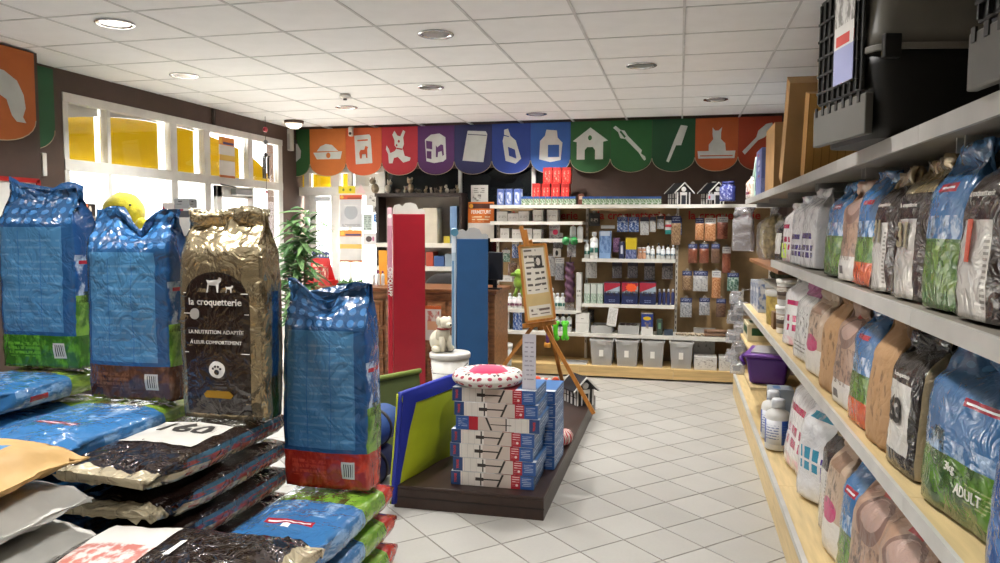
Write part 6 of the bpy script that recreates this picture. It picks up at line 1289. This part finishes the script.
flat('orange pot box on the lower shelf behind counter', 426, 433, 252, 264, BKM[1]); flat('blue flat box on the lower shelf behind counter', 434, 444, 256, 264, BKM[0]); flat('grey box on the lower shelf near the blue column', 445, 456, 254, 264, BKM[3])
yb_ = [o for o in COL.objects if o.get('label', '').startswith('yellow note box')][0]; yb_.location.z = AY(430, 243, 8.5).z+.002
# ---- white bucket with dog statue
p = AZ(450, 398, 0); r = thing('white_bucket', 'white plastic bucket with lid below the dog statue', 'bucket', (p.x, 6.2, 0)); p = AY(450, 360, 6.2); r.location.x = p.x; bz = AY(450, 352, 6.2).z; BKT = P('bucket_white', 'cfcdc6', .4)
MB().lathe([(.13, 0), (.135, .01), (.165, bz-.04), (.16, bz-.04)], 28).build('bucket_body', BKT, r); MB().lathe([(.175, bz-.045), (.178, bz-.01), (.17, bz), (0, bz)], 28).build('lid', BKT, r)
MB().tube([(-.17, -.04, bz-.08), (-.1, -.17, bz-.16), (.1, -.17, bz-.16), (.17, -.04, bz-.08)], .005).build('wire_handle', CHROME, r)
d = thing('dog_statue', 'cream sitting dog statue with red collar on the bucket', 'statue', (AY(441, 350, 6.2).x, 6.2, bz+.001), .9); ST = P('cream_plaster', 'cfc8b4', .7, bump=.1, bs=50)
MB().sph((0, .02, .09), .085, .095, .1, 18, 12).build('body', ST, d); MB().tube([(0, -.02, .12), (0, -.04, .2), (0, -.05, .24)], [.07, .055, .05], 12).build('chest', ST, d)
MB().sph((0, -.06, .255), .058, .062, .055, 16, 12).build('head', ST, d); MB().sph((0, -.115, .24), .03, .035, .026, 10, 8).build('muzzle', ST, d)
for x in (-1, 1): MB().sph((x*.055, -.045, .27), .018, .03, .04, 8, 6).build('ear', ST, d); MB().tube([(x*.035, -.06, .14), (x*.037, -.085, .01)], [.026, .02], 8).build('front_leg', ST, d); MB().sph((x*.07, -.03, .03), .035, .055, .03, 10, 6).build('hind_foot', ST, d)
MB().sph((0, -.148, .246), .01, n=6, k=5).build('nose', INK, d)
MB().lathe([(.058, -.008), (.064, 0), (.058, .008)], 18, (0, -.045, .205)).build('collar', P('red_collar', '8c2a20', .5), d)
r = thing('lidded_tub', 'white tub with grey lid standing left of the base shelf', 'tub', (AY(501, 365, 7.9).x, 7.85, 0)); MB().lathe([(.11, 0), (.12, .01), (.13, .33)], 20).build('tub_body', P('tub_photo_print', 'c4c6c4', .5, layers=(('n', '6a7a5a', 0, 1, 0, .7, 3, .5),)), r); MB().lathe([(.135, .32), (.137, .36), (0, .365)], 20).build('lid', WHITE, r)
card('orange framed white notice behind the dog statue', 424, 441, 306, 340, 6.9, P('orange_frame_notice', 'd8cfc4', .6, layers=(('r', 'c9602a', 0, 1, .9, 1), ('r', 'c9602a', 0, .08, 0, 1), ('r', 'd8a07a', .2, .9, .3, .55), ('n', 'b84a3a', .2, .9, .55, .85, 4, .5))), name='notice', cat='notice')
# ---- green plant
r = thing('dracaena_plant', 'tall green leafy plant in front of the back window', 'plant', (AY(299, 350, 6.35).x, 6.35, 0)); LEAF = [P('plant_leaf', '4a7a40', .45, var=.25, vs=20, bump=.05), P('plant_leaf_pale', '7aa066', .45, var=.25, vs=20)]
MB().lathe([(.12, 0), (.15, .26), (.16, .27), (.16, .3), (.14, .3), (.13, .26)], 20).build('pot', P('grey_pot', '8a857c', .6), r); MB().lathe([(.13, .25), (0, .262)], 16).build('soil', P('soil', '33261c', .9), r)
for k in range(3): MB().tube([(-.04+.04*k, .02*k, .25), (-.05+.05*k, .02, .8), (-.06+.07*k, 0, 1.2+.12*k)], [.02, .016, .012], 8).build('stem', P('plant_stem', '8f8468', .7), r)
def leaf(p0, az, el, L, wd_, drop):
    pts = []; d_ = Vector((math.cos(az)*math.cos(el), math.sin(az)*math.cos(el), math.sin(el)))
    b = MB(); side = Vector((-math.sin(az), math.cos(az), 0))
    def fn(u, v): 
        c = p0+d_*(L*v)+Vector((0, 0, -drop*v*v)); q = wd_*math.sin(math.pi*(.08+.9*v))**.8
        return c+side*((u-.5)*q)+Vector((0, 0, -abs(u-.5)*q*.4))
    return b.grid(fn, 2, 6, 0, True)
for k in range(250):
    s_ = k % 3; z = .72+(k/250)*(.72+.16*s_); p0 = Vector((-.055+.06*s_, .01, z)); az = k*2.4
    leaf(p0, az, RND.uniform(.1, .9), RND.uniform(.2, .32), RND.uniform(.045, .07), RND.uniform(.06, .2)).build('leaf', LEAF[k % 2], r)
# ---- wind chime in the window corner
r = thing('wind_chime', 'small dark metal wind chime hanging near the window corner', 'wind chime', AY(266.5, 192, 7.6)); 
zc = ZC-r.location.z
MB().tube([(0, 0, 0), (0, 0, zc)], .003, 5).build('cord', INK, r)
for z, rr_, m_ in ((zc*.83, .028, P('red_bead', 'a02838', .4)), (zc*.66, .026, P('grey_bead', '77777c', .3, .6)), (zc*.5, .022, MATS['grey_bead']), (.0, .014, MATS['red_bead'])): MB().sph((0, 0, z), rr_, n=10, k=8).build('bead', m_, r)
for k in range(5): a = k*1.2566; MB().tube([(.03*math.cos(a), .03*math.sin(a), zc*.18), (.03*math.cos(a), .03*math.sin(a), zc*.46)], .009, 7).build('chime_tube', P('dark_chime', '5a544e', .35, .7), r)
MB().lathe([(.0, 0), (.045, -.004), (.045, .004), (0, .006)], 14, (0, 0, zc*.47)).build('chime_disc', MATS['dark_chime'], r)
card('orange and white notice stuck on the yellow transom window', 219, 233.5, 139, 177, 7.15, MATS['orange_band_poster'])
nt = [o for o in COL.objects if 'transom' in o.get('label', '')][0]; a, c = AX(219, 177, XL+.03), AX(233.5, 139, XL+.03)
nt.location = (XL+.035, c.y, a.z); nt.rotation_euler = (0, 0, math.radians(-90)); nt.scale = ((c.y-a.y)/(AY(233.5, 139, 7.15).x-AY(219, 177, 7.15).x), 1, (c.z-a.z)/(AY(233.5, 139, 7.15).z-AY(219, 177, 7.15).z)); nt.rotation_euler = (0, 0, math.radians(90)); nt.location = (XL+.04, a.y, a.z)
# ---- rack by the window behind the standing sacks
YR = 5.05; RX0, RX1 = AY(70, 240, YR).x, AY(198, 240, YR).x; zr = AY(185, 236, YR).z; z2r = AY(185, 281, YR).z
r = thing('window_rack', 'dark wooden display rack standing before the shop window', 'rack', ((RX0+RX1)/2, YR+.15, 0)); hw = (RX1-RX0)/2
for z in (.12, .62, z2r, zr): MB().box(-hw, hw, -.16, .16, z-.03, z).build('shelf', SB if z == zr else WHITE, r)
for x in (-hw+.015, hw-.015): MB().box(x-.015, x+.015, -.16, .16, 0, zr-.03).build('side_panel', SB, r)
for k in range(12): x = -hw+.06+k*(2*hw-.12)/11; MB().box(x-.008, x+.008, -.17, -.162, zr-.035, zr-.005).build('peg', WHITE, r)
def rk(label, u0, u1, v0, v1, m, z, d=.1, Y=YR+.02, name='product_carton', cat='carton', fn=None):
    a, c = AY(u0, v1, Y), AY(u1, v0, Y); q = thing(name, label, cat, ((a.x+c.x)/2, Y+d/2, z+.001)); w, h = c.x-a.x, c.z-z
    if fn: fn(q, w, h)
    else: MB().box(-w/2, w/2, -d/2, d/2, 0, h).build('carton_body', m, q, bev=.002); MB().box(-w/2+.004, w/2-.004, -d/2+.004, d/2-.004, h, h+.003).build('carton_top', m, q)
rk('black orange and white carton between the two blue sacks', 74, 86, 204, 236, P('black_orange_print', '9a9690', .5, layers=(('r', 'c9704e', 0, .3, 0, 1), ('r', '2a2422', .2, 1, .62, 1), ('e', 'd8d4cc', .42, .82, .16, .12), ('l', '3a3430', .3, .95, .1, .55, 8, .5, 6))), zr)
rk('black curled cable toy left of the second blue sack', 74, 80, 226, 236, BLACK, zr, name='black_toy', cat='toy', Y=YR-.08, d=.04, fn=lambda q, w, h: (MB().sph((0, 0, h*.5), w*.5, .03, h*.5, amp=.3).build('toy_body', BLACK, q), MB().sph((w*.3, 0, h*.9), w*.2).build('toy_head', BLACK, q)))
rk('pink and white slanted carton beside the gold sack', 163, 174, 203, 236, P('pink_white_print', 'd2cdcc', .5, layers=(('r', 'b02848', 0, .5, .7, 1), ('n', 'b86a78', 0, .7, .1, .7, 5, .5), ('t', 'd8d4d2', .95, -.55))), zr)
rk('grey banded white carton beside the gold sack', 175, 189, 199, 236, P('grey_band_print', 'd0d0ce', .5, layers=(('r', '55565a', 0, 1, .5, .68), ('r', 'a84a5a', .3, .6, .68, .73), ('r', '9ea0a2', .0, 1, .74, 1.), ('l', '4a4a4e', .1, .7, .85, .95, 12, .4, 4))), zr)
for k in range(3): p = AY(171+k*6.2, 281, YR); bottle('oil_bottle', '%s bottle on the rack beside the gold sack' % ('orange', 'darker amber', 'clear pale')[k], (p.x, YR+.05, z2r+.001), .02, AY(176, 250, YR).z-z2r, (P('orange_oil', 'c96a24', .2, coat=.5), P('amber_oil', 'a8541c', .2, coat=.5), MILKY)[k], WC, None, 'oil bottles')
for k in range(3): p = AY(172+k*6, 305, YR); bottle('dark_spray', 'dark bottle on the rack, %s one beneath the oil bottles' % ('left', 'middle', 'right')[k], (p.x, YR+.05, .621), .017, .32, P('smoky_bottle', '4a4a4c', .25), BLACK, None, 'dark bottles')
card('white window sheet reading für tierische between sacks', 168, 194, 318, 372, 4.9, P('window_sheet', 'b4b1aa', .6), name='info_sheet', cat='sheet')
ws = [o for o in COL.objects if 'window sheet' in o.get('label', '')][0]; wsw = AY(194, 318, 4.9).x-AY(168, 318, 4.9).x; wsh = AY(180, 318, 4.9).z-AY(180, 372, 4.9).z
for s_, sz, fz in (('Für', .045, .78), ('tierische', .07, .58), ('Tiere', .07, .36)): letter(s_, sz, INK, ws, lambda a, b_, q: Vector((wsw*.5+a, -.001-q, wsh*fz+b_)))
wsl = ws
# yellow plush ball on the rack
YP_ = P('yellow_plush', 'd2c624', .9, sheen=.4, var=.1, vs=30, bump=.3, bs=90); pc = AY(122, 212, YR); 
r = thing('yellow_plush', 'round yellow plush toy with black ear above blue sack', 'plush toy', (pc.x, YR+.02, zr+.001)); R_ = .145
MB().sph((0, 0, R_*1.15), R_*1.1, R_, R_*1.15, 22, 16, amp=.05, fs=2).build('body', YP_, r); MB().sph((R_*.55, -R_*.75, R_*1.05), R_*.3, R_*.2, R_*.5, 12, 10).build('ear', P('black_plush', '1b191a', .9), r); MB().sph((R_*.85, -R_*.55, R_*1.6), R_*.06, n=8, k=6).build('eye', BLACK, r)
MB().sph((R_*1.2, -.02, R_*.55), R_*.35, R_*.3, R_*.4).build('arm', YP_, r)
yb2 = tag(MB().sph((0, 0, 0), .05, .05, .06, 14, 10).build('yellow_ball', YP_), 'small yellow ball toy at the rack edge', 'ball'); yb2.location = (AY(178.5, 312, YR).x, YR-.05, .62+.061)
# red framed board on the near pier
r = thing('red_framed_board', 'white board with red frame on the left pier', 'board', (-4.345, AX(0, 180, -4.34).y, AX(20, 185, -4.34).z-.42)); L_ = AX(37, 176, -4.34).y-r.location.y
MB().box(0, .012, -.6, L_, 0, .46).build('board', WHITE, r); rf_ = P('red_frame', 'a8201c', .4)
for q in ((-.6, L_, .44, .47), (-.6, L_, -.01, .02)): MB().box(.0, .025, q[0], q[1], q[2], q[3]).build('frame_strip', rf_, r)
MB().box(0, .025, L_-.02, L_+.01, 0, .46).build('frame_strip', rf_, r)
sw = tag(MB().box(0, .03, -.02, .02, 0, .17).build('light_switch', WHITE, bev=.004), 'narrow white sensor strip on the wall beside the window', 'switch'); pp = AX(42, 176, XL); sw.location = (XL+.001, pp.y, pp.z)
